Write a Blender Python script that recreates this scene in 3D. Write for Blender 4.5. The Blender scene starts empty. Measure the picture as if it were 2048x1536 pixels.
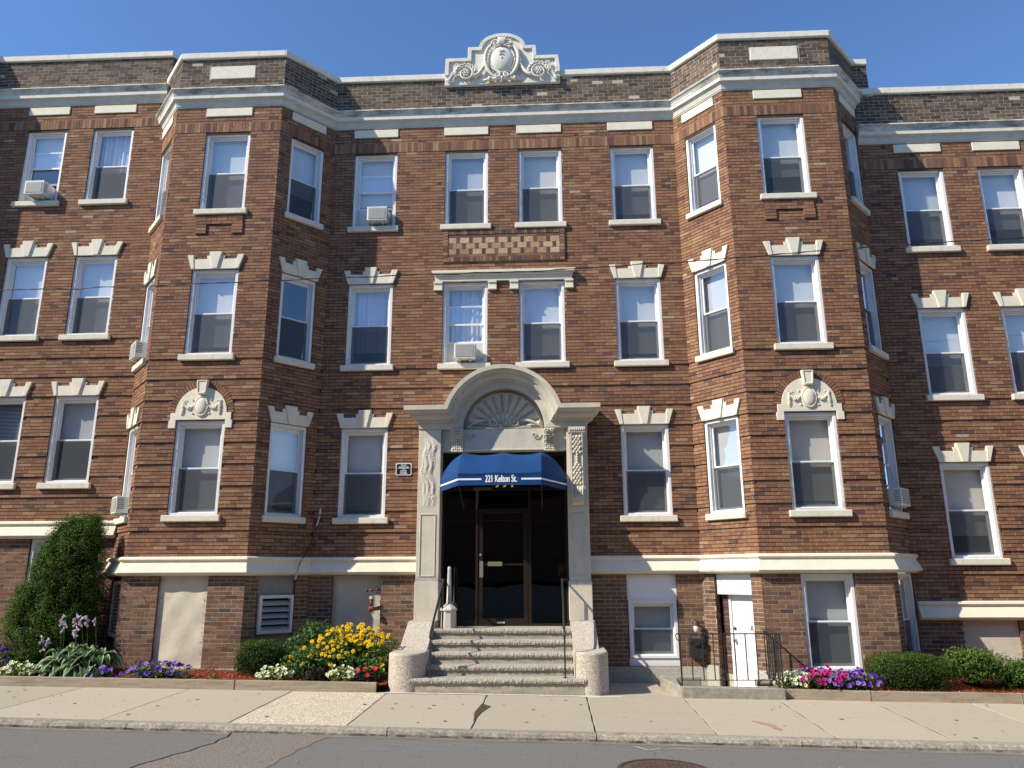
import bpy, bmesh, math, random
import numpy as np
from mathutils import Vector, Matrix
random.seed(7); RNG = np.random.default_rng(7)
PI = math.pi; R = math.radians
scene = bpy.context.scene; COL = scene.collection

# ------------------------------------------------------------------ camera, sky, sun
pitch, yaw, roll = 0.2454, 0.0484, -0.0043
fw = Vector((-math.sin(yaw)*math.cos(pitch), math.cos(yaw)*math.cos(pitch), math.sin(pitch)))
rt = Vector((math.cos(yaw), math.sin(yaw), 0)); up = rt.cross(fw)
r2 = rt*math.cos(roll)+up*math.sin(roll); u2 = up*math.cos(roll)-rt*math.sin(roll)
cam = bpy.data.objects.new('camera', bpy.data.cameras.new('camera')); COL.objects.link(cam)
M = Matrix((( r2.x, u2.x, -fw.x, 0), (r2.y, u2.y, -fw.y, -14.56), (r2.z, u2.z, -fw.z, 2.0), (0,0,0,1)))
cam.matrix_world = M
cam.data.sensor_width = 36; cam.data.lens = 36*1522.77/2048; cam.data.clip_end = 2000
scene.camera = cam

SUN = Vector((-1.95, -1.0, 1.78)).normalized()
world = bpy.data.worlds.new('World'); scene.world = world; world.use_nodes = True
wn = world.node_tree; wn.nodes.clear()
sky = wn.nodes.new('ShaderNodeTexSky'); sky.sky_type = 'NISHITA'; sky.sun_disc = False
sky.sun_elevation = math.asin(SUN.z); sky.sun_rotation = math.atan2(SUN.x, SUN.y)
sky.air_density = 1.0; sky.dust_density = 0.3; sky.ozone_density = 9.0
bg = wn.nodes.new('ShaderNodeBackground'); bg.inputs['Strength'].default_value = 0.15
wo = wn.nodes.new('ShaderNodeOutputWorld')
wn.links.new(sky.outputs[0], bg.inputs[0]); wn.links.new(bg.outputs[0], wo.inputs[0])
sun = bpy.data.objects.new('sun', bpy.data.lights.new('sun', 'SUN')); COL.objects.link(sun)
sun.data.energy = 5.0; sun.data.angle = R(0.53); sun.data.color = (1.0, 0.92, 0.785)
sun.rotation_euler = SUN.to_track_quat('Z', 'Y').to_euler()
scene.view_settings.view_transform = 'Standard'; scene.view_settings.look = 'None'
scene.view_settings.exposure = 0.45; scene.view_settings.gamma = 1.0

# ------------------------------------------------------------------ helpers
class MB:
    """collects faces; build() links them as one mesh object"""
    def __init__(s): s.v=[]; s.f=[]; s.m=[]; s.r=[]
    def face(s, pts, m=0, r=0.5):
        n=len(s.v); s.v.extend([tuple(p) for p in pts]); s.f.append(tuple(range(n,n+len(pts)))); s.m.append(m); s.r.append(r)
    def mesh(s, verts, faces, m=0, r=0.5):
        n=len(s.v); s.v.extend([tuple(p) for p in verts])
        for f in faces: s.f.append(tuple(i+n for i in f)); s.m.append(m); s.r.append(r)
    def box(s, x0,x1,y0,y1,z0,z1, m=0, r=0.5):
        v=[(x0,y0,z0),(x1,y0,z0),(x1,y1,z0),(x0,y1,z0),(x0,y0,z1),(x1,y0,z1),(x1,y1,z1),(x0,y1,z1)]
        s.mesh(v,[(0,3,2,1),(4,5,6,7),(0,1,5,4),(1,2,6,5),(2,3,7,6),(3,0,4,7)],m,r)
    def tube(s, pts, rad, seg=8, m=0, r=0.5, cap=True):
        pts=[Vector(p) for p in pts]; n=len(pts); rads=rad if isinstance(rad,(list,tuple)) else [rad]*n
        t0=(pts[1]-pts[0]).normalized(); ref=Vector((0,0,1)) if abs(t0.z)<.9 else Vector((1,0,0))
        nx=t0.cross(ref).normalized(); rings=[]
        for i,p in enumerate(pts):
            t=(pts[min(i+1,n-1)]-pts[max(i-1,0)]).normalized()
            nx=(nx-t*nx.dot(t)).normalized(); ny=t.cross(nx)
            rings.append([p+(nx*math.cos(2*PI*k/seg)+ny*math.sin(2*PI*k/seg))*rads[i] for k in range(seg)])
        v=[q for g in rings for q in g]; f=[]
        for i in range(n-1):
            for k in range(seg):
                a=i*seg+k; b=i*seg+(k+1)%seg; f.append((a,b,b+seg,a+seg))
        if cap: f.append(tuple(range(seg))[::-1]); f.append(tuple(range((n-1)*seg,n*seg)))
        s.mesh(v,f,m,r)
    def prism(s, outline, fr, d0, d1, m=0, r=0.5):
        """outline of (s,z) counter-clockwise seen from the street, extruded from depth d0 (front) to d1"""
        n=len(outline)
        a=[fr(p[0],d0,p[1]) for p in outline]; b=[fr(p[0],d1,p[1]) for p in outline]
        s.mesh(a+b,[tuple(range(n))]+[(i,i+n,(i+1)%n+n,(i+1)%n) for i in range(n)]+[tuple(range(2*n-1,n-1,-1))],m,r)
    def fbox(s, fr, s0,s1,d0,d1,z0,z1,m=0,r=0.5):
        s.prism([(s0,z0),(s1,z0),(s1,z1),(s0,z1)],fr,d0,d1,m,r)
    def build(s, name, mats, parent=None, smooth=False, bevel=0, seg=2):
        me=bpy.data.meshes.new(name); me.from_pydata(s.v,[],s.f)
        if not isinstance(mats,(list,tuple)): mats=[mats]
        for q in mats: me.materials.append(q)
        me.polygons.foreach_set('material_index', s.m)
        at=me.attributes.new('rnd','FLOAT','FACE'); at.data.foreach_set('value', np.array(s.r,dtype=np.float32))
        if smooth: me.polygons.foreach_set('use_smooth',[True]*len(s.f))
        me.update(); o=bpy.data.objects.new(name,me); COL.objects.link(o)
        if parent: o.parent=parent
        if bevel:
            md=o.modifiers.new('bevel','BEVEL'); md.width=bevel; md.segments=seg; md.limit_method='ANGLE'
        return o
def tag(o, label=None, cat=None, group=None, kind=None):
    for k,v in (('label',label),('category',cat),('group',group),('kind',kind)):
        if v: o[k]=v
    return o
def thing(name, label, cat, loc=(0,0,0), group=None):
    o=bpy.data.objects.new(name,None); o.empty_display_size=.2; COL.objects.link(o); o.location=loc
    return tag(o,label,cat,group)
def adopt(o, root):
    """keep a part's world position under a thing whose empty is placed elsewhere"""
    o.parent=root; o.matrix_parent_inverse=Matrix.Translation(-Vector(root.location)); return o
def frame(P0,P1):
    """local frame of a wall face: s along it, d inwards, z up"""
    P0=Vector(P0); P1=Vector(P1); t=(P1-P0).normalized(); n=Vector((-t.y,t.x))
    def fr(s,d,z):
        q=P0+t*s+n*d; return (q.x,q.y,z)
    fr.L=(P1-P0).length; return fr
W0=frame((0,0),(1,0))     # the recessed wall of the middle house: s=x, d=y

# ------------------------------------------------------------------ materials
def mat(name, col=(.5,.5,.5), rough=.8, spec=.3, metal=0, noise=0, nscale=6, bump=0, bscale=60, coords='Object', stretch=None):
    m=bpy.data.materials.new(name); m.use_nodes=True; nt=m.node_tree; b=nt.nodes['Principled BSDF']
    b.inputs['Base Color'].default_value=(*col,1); b.inputs['Roughness'].default_value=rough
    b.inputs['Specular IOR Level'].default_value=spec; b.inputs['Metallic'].default_value=metal
    tc=nt.nodes.new('ShaderNodeTexCoord'); src=tc.outputs[coords]
    if stretch:
        mp=nt.nodes.new('ShaderNodeMapping'); mp.inputs['Scale'].default_value=stretch; nt.links.new(src,mp.inputs[0]); src2=mp.outputs[0]
    else: src2=src
    if noise:
        n=nt.nodes.new('ShaderNodeTexNoise'); n.inputs['Scale'].default_value=nscale; n.inputs['Detail'].default_value=6; n.inputs['Roughness'].default_value=.65
        nt.links.new(src2,n.inputs['Vector'])
        mr=nt.nodes.new('ShaderNodeMapRange'); mr.inputs[1].default_value=.3; mr.inputs[2].default_value=.7; mr.inputs[3].default_value=1-noise; mr.inputs[4].default_value=1+noise*.5
        nt.links.new(n.outputs[0],mr.inputs[0])
        mx=nt.nodes.new('ShaderNodeMix'); mx.data_type='RGBA'; mx.blend_type='MULTIPLY'; mx.inputs[0].default_value=1
        mx.inputs[6].default_value=(*col,1); nt.links.new(mr.outputs[0],mx.inputs[7]); nt.links.new(mx.outputs[2],b.inputs['Base Color']); m['mix']=mx.name
    if bump:
        n2=nt.nodes.new('ShaderNodeTexNoise'); n2.inputs['Scale'].default_value=bscale; n2.inputs['Detail'].default_value=4
        nt.links.new(src,n2.inputs['Vector']); bp=nt.nodes.new('ShaderNodeBump'); bp.inputs['Strength'].default_value=bump; bp.inputs['Distance'].default_value=.01
        nt.links.new(n2.outputs[0],bp.inputs['Height']); nt.links.new(bp.outputs[0],b.inputs['Normal'])
    return m
def ramp_mat(name, stops, rough=.85, spec=.2, fine=.25, fscale=40, bump=.4, interp='LINEAR', trans=0, coat=0):
    """colour chosen by the per-face random value, with fine grain"""
    m=mat(name,(1,1,1),rough,spec,bump=bump,bscale=fscale*2); nt=m.node_tree; b=nt.nodes['Principled BSDF']
    a=nt.nodes.new('ShaderNodeAttribute'); a.attribute_name='rnd'
    cr=nt.nodes.new('ShaderNodeValToRGB'); cr.color_ramp.interpolation=interp; e=cr.color_ramp.elements
    while len(e)<len(stops): e.new(.5)
    for i,(p,c) in enumerate(stops): e[i].position=p; e[i].color=(*c,1)
    nt.links.new(a.outputs['Fac'],cr.inputs[0])
    tc=nt.nodes.new('ShaderNodeTexCoord'); n=nt.nodes.new('ShaderNodeTexNoise'); n.inputs['Scale'].default_value=fscale; n.inputs['Detail'].default_value=5
    nt.links.new(tc.outputs['Object'],n.inputs['Vector'])
    mr=nt.nodes.new('ShaderNodeMapRange'); mr.inputs[1].default_value=.3; mr.inputs[2].default_value=.7; mr.inputs[3].default_value=1-fine; mr.inputs[4].default_value=1+fine
    nt.links.new(n.outputs[0],mr.inputs[0])
    mx=nt.nodes.new('ShaderNodeMix'); mx.data_type='RGBA'; mx.blend_type='MULTIPLY'; mx.inputs[0].default_value=1
    nt.links.new(cr.outputs[0],mx.inputs[6]); nt.links.new(mr.outputs[0],mx.inputs[7]); nt.links.new(mx.outputs[2],b.inputs['Base Color'])
    if trans:
        nt.links.new(mx.outputs[2],b.inputs['Base Color'])
        tr=nt.nodes.new('ShaderNodeBsdfTranslucent'); nt.links.new(mx.outputs[2],tr.inputs[0])
        ms=nt.nodes.new('ShaderNodeMixShader'); ms.inputs[0].default_value=trans
        out=nt.nodes['Material Output']; nt.links.new(b.outputs[0],ms.inputs[1]); nt.links.new(tr.outputs[0],ms.inputs[2]); nt.links.new(ms.outputs[0],out.inputs[0])
    return m
def stained(m, dirt, lo, hi, scale, stretch, amount=1.0):
    """weathering: a second colour where a stretched noise is high"""
    nt=m.node_tree; b=nt.nodes['Principled BSDF']; old=b.inputs['Base Color'].links[0].from_socket
    tc=nt.nodes.new('ShaderNodeTexCoord'); mp=nt.nodes.new('ShaderNodeMapping'); mp.inputs['Scale'].default_value=stretch
    nt.links.new(tc.outputs['Object'],mp.inputs[0]); n=nt.nodes.new('ShaderNodeTexNoise'); n.inputs['Scale'].default_value=scale; n.inputs['Detail'].default_value=7; n.inputs['Roughness'].default_value=.7
    nt.links.new(mp.outputs[0],n.inputs['Vector']); mr=nt.nodes.new('ShaderNodeMapRange'); mr.inputs[1].default_value=lo; mr.inputs[2].default_value=hi; mr.inputs[4].default_value=amount
    nt.links.new(n.outputs[0],mr.inputs[0]); mx=nt.nodes.new('ShaderNodeMix'); mx.data_type='RGBA'
    nt.links.new(mr.outputs[0],mx.inputs[0]); nt.links.new(old,mx.inputs[6]); mx.inputs[7].default_value=(*dirt,1)
    nt.links.new(mx.outputs[2],b.inputs['Base Color']); return m

m_brick=stained(ramp_mat('red_brown_brick',[(0,(.090,.058,.050)),(.08,(.130,.071,.054)),(.30,(.195,.095,.060)),(.55,(.240,.120,.070)),(.80,(.275,.146,.080)),(.93,(.300,.176,.093)),(1,(.33,.22,.13))]),(.105,.070,.050),.53,.80,1.1,(1,1,.45),.55)
m_parapet=stained(ramp_mat('weathered_dark_brick',[(0,(.050,.036,.030)),(.35,(.092,.065,.048)),(.7,(.130,.092,.066)),(1,(.195,.140,.10))]),(.050,.042,.036),.52,.74,1.3,(1,1,.6),.75)
m_base=ramp_mat('basement_brick',[(0,(.072,.050,.044)),(.3,(.135,.075,.052)),(.7,(.195,.108,.066)),(1,(.24,.140,.085))])
m_panelbrick=ramp_mat('tan_and_plum_brick',[(0,(.075,.050,.045)),(.3,(.16,.085,.058)),(.5,(.27,.155,.095)),(.75,(.40,.26,.15)),(1,(.50,.37,.23))])
m_mortar=mat('mortar',(.40,.31,.225),.95,.1,noise=.25,nscale=30)
m_mortar_dark=mat('raked_mortar',(.085,.060,.045),.95,.1,noise=.25,nscale=30)  # mortar darkened to hold the shadow in the raked joints
m_mortar_light=mat('light_mortar',(.46,.40,.31),.95,.1,noise=.25,nscale=30)
m_stone=stained(mat('cream_cast_stone',(.74,.685,.545),.75,.25,noise=.10,nscale=4,bump=.25,bscale=70),(.34,.30,.24),.62,.82,5,(1,1,1),.5)
m_stone_sill=stained(mat('cream_sill_stone',(.71,.66,.535),.8,.25,noise=.12,nscale=14,bump=.5,bscale=60),(.40,.36,.29),.56,.75,9,(1,1,.5),.6)
m_portal=stained(stained(mat('portal_cast_stone',(.60,.555,.445),.75,.25,noise=.14,nscale=3,bump=.35,bscale=50),(.42,.375,.29),.50,.75,3.5,(1,1,.35),.6),(.17,.155,.125),.58,.76,6,(2.4,1,.3),.65)
m_white_stone=stained(mat('weathered_white_stone',(.70,.67,.585),.8,.2,noise=.12,nscale=5,bump=.4,bscale=50),(.24,.235,.215),.56,.78,6,(1,1,.5),.7)
m_grimy=stained(mat('grimy_cornice_stone',(.62,.61,.54),.85,.15,noise=.25,nscale=5,bump=.4,bscale=50),(.085,.085,.082),.46,.64,1.6,(1.6,1,6),.70)
m_soffit=stained(mat('grey_painted_bed_mould',(.60,.585,.50),.8,.2,noise=.15,nscale=4),(.20,.20,.19),.55,.8,4,(1,1,4),.6)  # shade under the cornice put into a greyer stone colour
m_granite=ramp_mat('grey_granite',[(0,(.36,.33,.285)),(1,(.46,.43,.37))],fine=.45,fscale=90,bump=.6)
m_speck=ramp_mat('speckled_granite',[(0,(.44,.39,.32)),(1,(.50,.445,.37))],fine=.5,fscale=55,bump=.8)
m_step=stained(ramp_mat('bush_hammered_granite',[(0,(.36,.325,.265)),(1,(.43,.395,.325))],fine=.35,fscale=45,bump=.9),(.20,.185,.155),.52,.75,4,(1,1,2),.6)
m_riser=stained(mat('smooth_step_riser',(.36,.33,.265),.85,.2,noise=.2,nscale=6,bump=.3),(.22,.205,.165),.5,.75,3,(1,1,.5),.6)
m_vinyl=mat('white_window_vinyl',(.80,.80,.79),.35,.5,noise=.04,nscale=8)
m_casing=mat('white_aluminium_casing',(.76,.765,.76),.45,.4,noise=.06,nscale=5)
m_plaster=stained(mat('cream_plaster_infill',(.60,.545,.43),.85,.2,noise=.12,nscale=2.5,bump=.6,bscale=8),(.40,.345,.26),.58,.75,3,(1,1,.4),.5)
m_greyplaster=mat('grey_cement_infill',(.27,.27,.245),.9,.15,noise=.25,nscale=4,bump=.5,bscale=12)
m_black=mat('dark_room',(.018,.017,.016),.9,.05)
m_blind=mat('white_roller_blind',(.62,.66,.66),.8,.1,noise=.05,nscale=2)
m_blinds=[m_blind,mat('ivory_roller_blind',(.66,.64,.57),.8,.1,noise=.06,nscale=2),mat('greyish_roller_blind',(.50,.54,.56),.8,.1,noise=.08,nscale=1.5)]
m_curtain=mat('sheer_curtain',(.60,.64,.68),.9,.1,noise=.1,nscale=3)
m_bronze=mat('dark_bronze_aluminium',(.028,.019,.014),.35,.5,metal=.3,noise=.15,nscale=10)
m_chrome=mat('brushed_nickel',(.50,.46,.38),.38,.5,metal=.8)
m_iron=mat('painted_black_iron',(.030,.028,.028),.45,.4,noise=.2,nscale=20)
m_rustiron=mat('rust_red_painted_iron',(.16,.042,.028),.5,.4,noise=.35,nscale=25)
m_ac=mat('off_white_ac_case',(.66,.65,.60),.5,.4,noise=.08,nscale=10)
m_acgrille=mat('grey_condenser_grille',(.20,.20,.19),.6,.4,metal=.3,noise=.3,nscale=60)
m_awning=mat('royal_blue_canvas',(.007,.050,.165),.8,.2,noise=.12,nscale=3,bump=.15,bscale=200)
m_white_paint=mat('white_paint',(.80,.80,.78),.6,.3,noise=.03)
m_plaque=mat('navy_enamel_plate',(.012,.014,.03),.3,.5)
m_gold=mat('gold_leaf_digits',(.42,.26,.07),.45,.4)
m_wood=stained(mat('weathered_timber',(.36,.30,.225),.9,.1,noise=.3,nscale=5,bump=.6,bscale=20,stretch=(.4,3,8)),(.18,.16,.11),.5,.72,2.2,(.6,1,2),.7)
m_concrete_old=stained(mat('mottled_old_concrete',(.34,.31,.25),.95,.1,noise=.3,nscale=7,bump=.6,bscale=30),(.16,.15,.12),.48,.7,4,(1,1,1.5),.7)
m_ash=mat('beige_plastic',(.52,.485,.425),.5,.4,noise=.05)

def glass_mat(name, extra, tint=(1,1,1)):
    m=bpy.data.materials.new(name); m.use_nodes=True; nt=m.node_tree; nt.nodes.clear()
    o=nt.nodes.new('ShaderNodeOutputMaterial'); g=nt.nodes.new('ShaderNodeBsdfGlossy'); g.inputs['Roughness'].default_value=.01; g.inputs['Color'].default_value=(.95,.97,1,1)
    t=nt.nodes.new('ShaderNodeBsdfTransparent'); t.inputs[0].default_value=(*tint,1)
    f=nt.nodes.new('ShaderNodeLayerWeight'); f.inputs[0].default_value=.5     # 'Facing' is the same from both sides of the pane
    pw=nt.nodes.new('ShaderNodeMath'); pw.operation='POWER'; pw.inputs[1].default_value=5; nt.links.new(f.outputs['Facing'],pw.inputs[0])
    ma=nt.nodes.new('ShaderNodeMath'); ma.operation='MULTIPLY_ADD'; ma.inputs[1].default_value=.85; ma.inputs[2].default_value=extra+.05; ma.use_clamp=True
    tc=nt.nodes.new('ShaderNodeTexCoord'); n=nt.nodes.new('ShaderNodeTexNoise'); n.inputs['Scale'].default_value=1.6; n.inputs['Detail'].default_value=1
    nt.links.new(tc.outputs['Object'],n.inputs['Vector']); bp=nt.nodes.new('ShaderNodeBump'); bp.inputs['Strength'].default_value=.12; bp.inputs['Distance'].default_value=.03
    nt.links.new(n.outputs[0],bp.inputs['Height']); nt.links.new(bp.outputs[0],g.inputs['Normal'])
    ms=nt.nodes.new('ShaderNodeMixShader'); nt.links.new(pw.outputs[0],ma.inputs[0]); nt.links.new(ma.outputs[0],ms.inputs[0])
    nt.links.new(t.outputs[0],ms.inputs[1]); nt.links.new(g.outputs[0],ms.inputs[2]); nt.links.new(ms.outputs[0],o.inputs[0]); return m
m_glass=glass_mat('window_glass',.14)
m_doorglass=glass_mat('tinted_door_glass',.035,(.35,.33,.30))
def screen_mat():
    m=bpy.data.materials.new('insect_screen_mesh'); m.use_nodes=True; nt=m.node_tree; b=nt.nodes['Principled BSDF']
    b.inputs['Base Color'].default_value=(.036,.044,.055,1); b.inputs['Roughness'].default_value=.7
    t=nt.nodes.new('ShaderNodeBsdfTransparent'); ms=nt.nodes.new('ShaderNodeMixShader'); ms.inputs[0].default_value=.66
    nt.links.new(t.outputs[0],ms.inputs[1]); nt.links.new(b.outputs[0],ms.inputs[2]); nt.links.new(ms.outputs[0],nt.nodes['Material Output'].inputs[0]); return m
m_screen=screen_mat()

# ------------------------------------------------------------------ brickwork
H=.067; ZG=3.065                                # course height; grid origin = first-floor sills
F1=(ZG,ZG+26*H); F2=(ZG+45*H,ZG+71*H); F3=(ZG+90*H,ZG+116*H)
BANDT=2.325; BANDB=2.0; COR=11.45; COP=12.57
def brick(mb, fr, s0,s1,z0,z1,d, back=.02, m=0, r=None):
    r=random.random() if r is None else r
    a=[fr(s0,d,z0),fr(s1,d,z0),fr(s1,d,z1),fr(s0,d,z1),fr(s0,back,z0),fr(s1,back,z0),fr(s1,back,z1),fr(s0,back,z1)]
    mb.mesh(a,[(0,1,2,3),(1,5,6,2),(4,0,3,7),(3,2,6,7),(4,5,1,0)],m,r)
def skip(holes, zc, L):
    iv=[(h[0],h[1]) for h in holes if h[2]<zc<h[3]]; iv.sort(); out=[]; a=0
    for x0,x1 in iv:
        if x0-a>.01: out.append((a,x0))
        a=max(a,x1)
    if L-a>.01: out.append((a,L))
    return out
def brick_rows(mb, fr, z0, nrow, h, holes, blen=.213, jv=.0115, jh=.0125, depth=.012, vdepth=.0025, recess=lambda r:False, off=0., mats=(0,1,2)):
    """courses of individual bricks; horizontal joints raked, upright joints nearly flush"""
    L=fr.L
    for r in range(nrow):
        za=z0+r*h; zb=za+h-jh; rc=.024 if recess(r) else 0
        ph=((r%2)*.5+off)*(blen+jv)+random.uniform(-.012,.012)
        for a,b in skip(holes,za+h/2,L):
            fp=[fr(a,vdepth+rc,za),fr(b,vdepth+rc,za),fr(b,vdepth+rc,zb),fr(a,vdepth+rc,zb),fr(a,.04,za),fr(b,.04,za),fr(b,.04,zb),fr(a,.04,zb)]
            mb.mesh(fp,[(0,1,2,3),(3,2,6,7),(4,5,1,0)],mats[1])
            mb.face([fr(a,depth+rc,zb),fr(b,depth+rc,zb),fr(b,depth+rc,zb+jh),fr(a,depth+rc,zb+jh)],mats[2])
            k=math.floor((a-ph)/(blen+jv))
            while True:
                x0=ph+k*(blen+jv); x1=x0+blen; k+=1
                if x0>=b: break
                # now and then two half bricks instead of a whole one
                parts=[(x0,x0+blen/2-.004),(x0+blen/2+.004,x1)] if random.random()<.05 else [(x0,x1)]
                for p0,p1 in parts:
                    q0=max(p0,a); q1=min(p1,b)
                    if q1-q0<.02: continue
                    if b-q1<.02: q1=b
                    if q0-a<.02: q0=a
                    dd=rc+random.gauss(0,.0009); tl=random.gauss(0,.0006)
                    rr=min(1,max(0,random.betavariate(3.0,2.6)))
                    if random.random()<.035: rr=random.uniform(0,.12)
                    if random.random()<.05: rr=random.uniform(.9,1)
                    brick(mb,fr,q0,q1,za+tl,zb+tl,dd,.04,mats[0],rr)
def soldiers(mb, fr, a, b, z0, z1, d=-.002, w=.060, j=.007, m=0, lo=0, hi=1):
    n=max(1,round((b-a)/(w+j))); st=(b-a)/n
    mb.face([fr(a,.003,z0),fr(b,.003,z0),fr(b,.003,z1),fr(a,.003,z1)],1)
    for k in range(n): brick(mb,fr,a+k*st,a+k*st+st-j,z0+.004,z1-.008,d+random.gauss(0,.001),.02,m,random.uniform(lo,hi))
def reveal(mb, fr, h, depth=.14, m=0):
    """brick returns of an opening"""
    s0,s1,z0,z1=h; n=int((z1-z0)/H)
    for k in range(n):
        a=z0+k*(z1-z0)/n; b=a+(z1-z0)/n-.010
        for s in (s0,s1):
            q=.001 if s==s0 else -.001
            mb.face([fr(s-q,0.002,a),fr(s-q,depth,a),fr(s-q,depth,b),fr(s-q,0.002,b)],m,random.random())
            mb.face([fr(s-q*5,0.002,b),fr(s-q*5,depth,b),fr(s-q*5,depth,b+.010),fr(s-q*5,0.002,b+.010)],2)
    mb.face([fr(s0,.0,z1),fr(s1,.0,z1),fr(s1,depth,z1),fr(s0,depth,z1)],m,.4)
    mb.face([fr(s0,.0,z0),fr(s1,.0,z0),fr(s1,depth,z0),fr(s0,depth,z0)],2,.4)

def sweep(mb, path, prof, mats=None, caps=True):
    """profile of (outward, z) points carried along a plan path with mitred corners"""
    P=[Vector(p) for p in path]; n=len(P); offs=[]
    for i in range(n):
        ns=[]
        for a,b in ((i-1,i),(i,i+1)):
            if a>=0 and b<n:
                t=(P[b]-P[a]).normalized(); ns.append(Vector((t.y,-t.x)))
        if len(ns)==1: offs.append(ns[0])
        else:
            m=(ns[0]+ns[1]).normalized(); offs.append(m/max(.3,m.dot(ns[0])))
    k=len(prof); v=[]
    for i in range(n):
        for o,z in prof:
            q=P[i]+offs[i]*o; v.append((q.x,q.y,z))
    base=len(mb.v); mb.v.extend(v)
    for i in range(n-1):
        for j in range(k-1):
            a=base+i*k+j; mb.f.append((a,a+k,a+k+1,a+1)); mb.m.append(mats[j] if mats else 0); mb.r.append(.5)
    if caps:
        mb.f.append(tuple(base+j for j in range(k))); mb.m.append(0); mb.r.append(.5)
        mb.f.append(tuple(base+(n-1)*k+j for j in range(k))[::-1]); mb.m.append(0); mb.r.append(.5)

# ------------------------------------------------------------------ windows
def ring(mb, fr, s0,s1,z0,z1,w,d0,d1,wb=None,wt=None,m=0):
    wb=w if wb is None else wb; wt=w if wt is None else wt
    mb.fbox(fr,s0,s0+w,d0,d1,z0,z1,m); mb.fbox(fr,s1-w,s1,d0,d1,z0,z1,m)
    mb.fbox(fr,s0+w,s1-w,d0+.0005,d1,z1-wt,z1,m); mb.fbox(fr,s0+w,s1-w,d0+.0005,d1,z0,z0+wb,m)
def lintel_outline(c,z,hw,k=1.0):
    w=hw
    pts=[(-w-.005,0),(w+.005,0),(w+.10,.295),(w-.03,.295),(w-.05,.205),(.165,.205),(.185,.275),(.135,.275),(.125,.355),(-.125,.355),(-.135,.275),(-.185,.275),(-.165,.205),(-w+.05,.205),(-w+.03,.295),(-w-.10,.295)]
    return [(c+a,z+b) for a,b in pts]
def window(parent, fr, s0,s1,z0,z1, head='none', up=1.0, low=1.0, ac=None, sill=True, stuff=None, extra=None, wide=.07, rail=.5, bl=None):
    """double-hung window: casing > sashes, panes, blind, insect screen, sill, lintel. up/low: part of each sash the blind covers"""
    c=(s0+s1)/2; hw=(s1-s0)/2
    mb=MB(); ring(mb,fr,s0+.004,s1-.004,z0,z1-.002,.058,.028,.15,.045,.062)
    ring(mb,fr,s0+.062,s1-.062,z0+.045,z1-.064,.022,.085,.20,.02,.024)
    w=mb.build('window',m_casing,parent,bevel=.004,seg=1)
    a,b=s0+.084,s1-.084; za,zb=z0+.065,z1-.088; zm=za+(zb-za)*rail
    u=MB(); ring(u,fr,a,b,zm-.018,zb,.034,.125,.152,.038,.036); u.build('sash',m_vinyl,w,bevel=.003,seg=1)
    lz0=za; shift=0
    if ac is not None: shift=.40
    l=MB(); ring(l,fr,a+.002,b-.002,za+shift,zm+.018+shift,.036,.156,.184,.045,.038); l.build('sash',m_vinyl,w,bevel=.003,seg=1)
    p=MB(); p.face([fr(a+.03,.139,zm+.015),fr(b-.03,.139,zm+.015),fr(b-.03,.139,zb-.03),fr(a+.03,.139,zb-.03)])
    p.face([fr(a+.03,.170,za+shift+.03),fr(b-.03,.170,za+shift+.03),fr(b-.03,.170,zm+shift),fr(a+.03,.170,zm+shift)])
    p.build('pane',m_glass,w)
    if ac is None:
        sc=MB(); sc.face([fr(a+.012,.118,za+.008),fr(b-.012,.118,za+.008),fr(b-.012,.118,zm-.006),fr(a+.012,.118,zm-.006)])
        sc.build('insect_screen',m_screen,w)
    # blind or curtain behind the glass
    if low==1.0: low=random.choice((1.0,1.0,.97,.93,.9,.8))
    bot=zm-(zm-za)*low if low>0 else zb-(zb-zm)*up
    if up>0:
        bd=MB(); n=1
        if bl=='curtain':
            n=26; pts=[(a+(b-a)*i/n, .27+.02*math.sin(i*1.7)+.012*math.sin(i*.9+1)) for i in range(n+1)]
            for i in range(n): bd.face([fr(pts[i][0],pts[i][1],bot),fr(pts[i+1][0],pts[i+1][1],bot),fr(pts[i+1][0],pts[i+1][1],zb+.02),fr(pts[i][0],pts[i][1],zb+.02)])
            bd.build('curtain',m_curtain,w,smooth=True)
        elif bl=='slats':
            k=int((zb-bot)/.028)
            for i in range(k):
                q=zb-i*.028; bd.face([fr(a+.02,.245,q-.020),fr(b-.02,.245,q-.020),fr(b-.02,.262,q),fr(a+.02,.262,q)])
            bd.build('venetian_blind',m_blind,w)
        else:
            bd.fbox(fr,a-.02,b+.02,.235,.237,bot,zb+.05); bd.fbox(fr,a-.02,b+.02,.228,.244,bot-.012,bot+.008)
            bd.build('blind',random.choice(m_blinds),w)
    if stuff:
        for kind,x0,x1,q0,q1 in stuff:
            t=MB(); t.fbox(fr,x0,x1,.24,.36,q0,q1); t.build(kind,m_curtain if kind!='parcel' else m_wood,w)
    if ac is not None:   # side fillers round an air conditioner
        for x0,x1 in ((a,ac-.21),(ac+.21,b)): 
            e=MB(); n=10
            for i in range(n):
                q0=x0+(x1-x0)*i/n; q1=x0+(x1-x0)*(i+1)/n; e.face([fr(q0,.165,za),fr((q0+q1)/2,.158,za),fr((q0+q1)/2,.158,za+shift+.02),fr(q0,.165,za+shift+.02)]); e.face([fr((q0+q1)/2,.158,za),fr(q1,.165,za),fr(q1,.165,za+shift+.02),fr((q0+q1)/2,.158,za+shift+.02)])
            e.build('accordion_panel',m_ac,w)
    if sill:
        t=MB(); t.prism([(s0-wide,z0-.115),(s1+wide,z0-.115),(s1+wide,z0+.0),(s0-wide,z0+.0)],fr,-.065,.02)
        t.fbox(fr,s0+.001,s1-.001,.015,.12,z0-.05,z0+.004); t.build('sill',m_stone_sill,w,bevel=.012)
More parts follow.
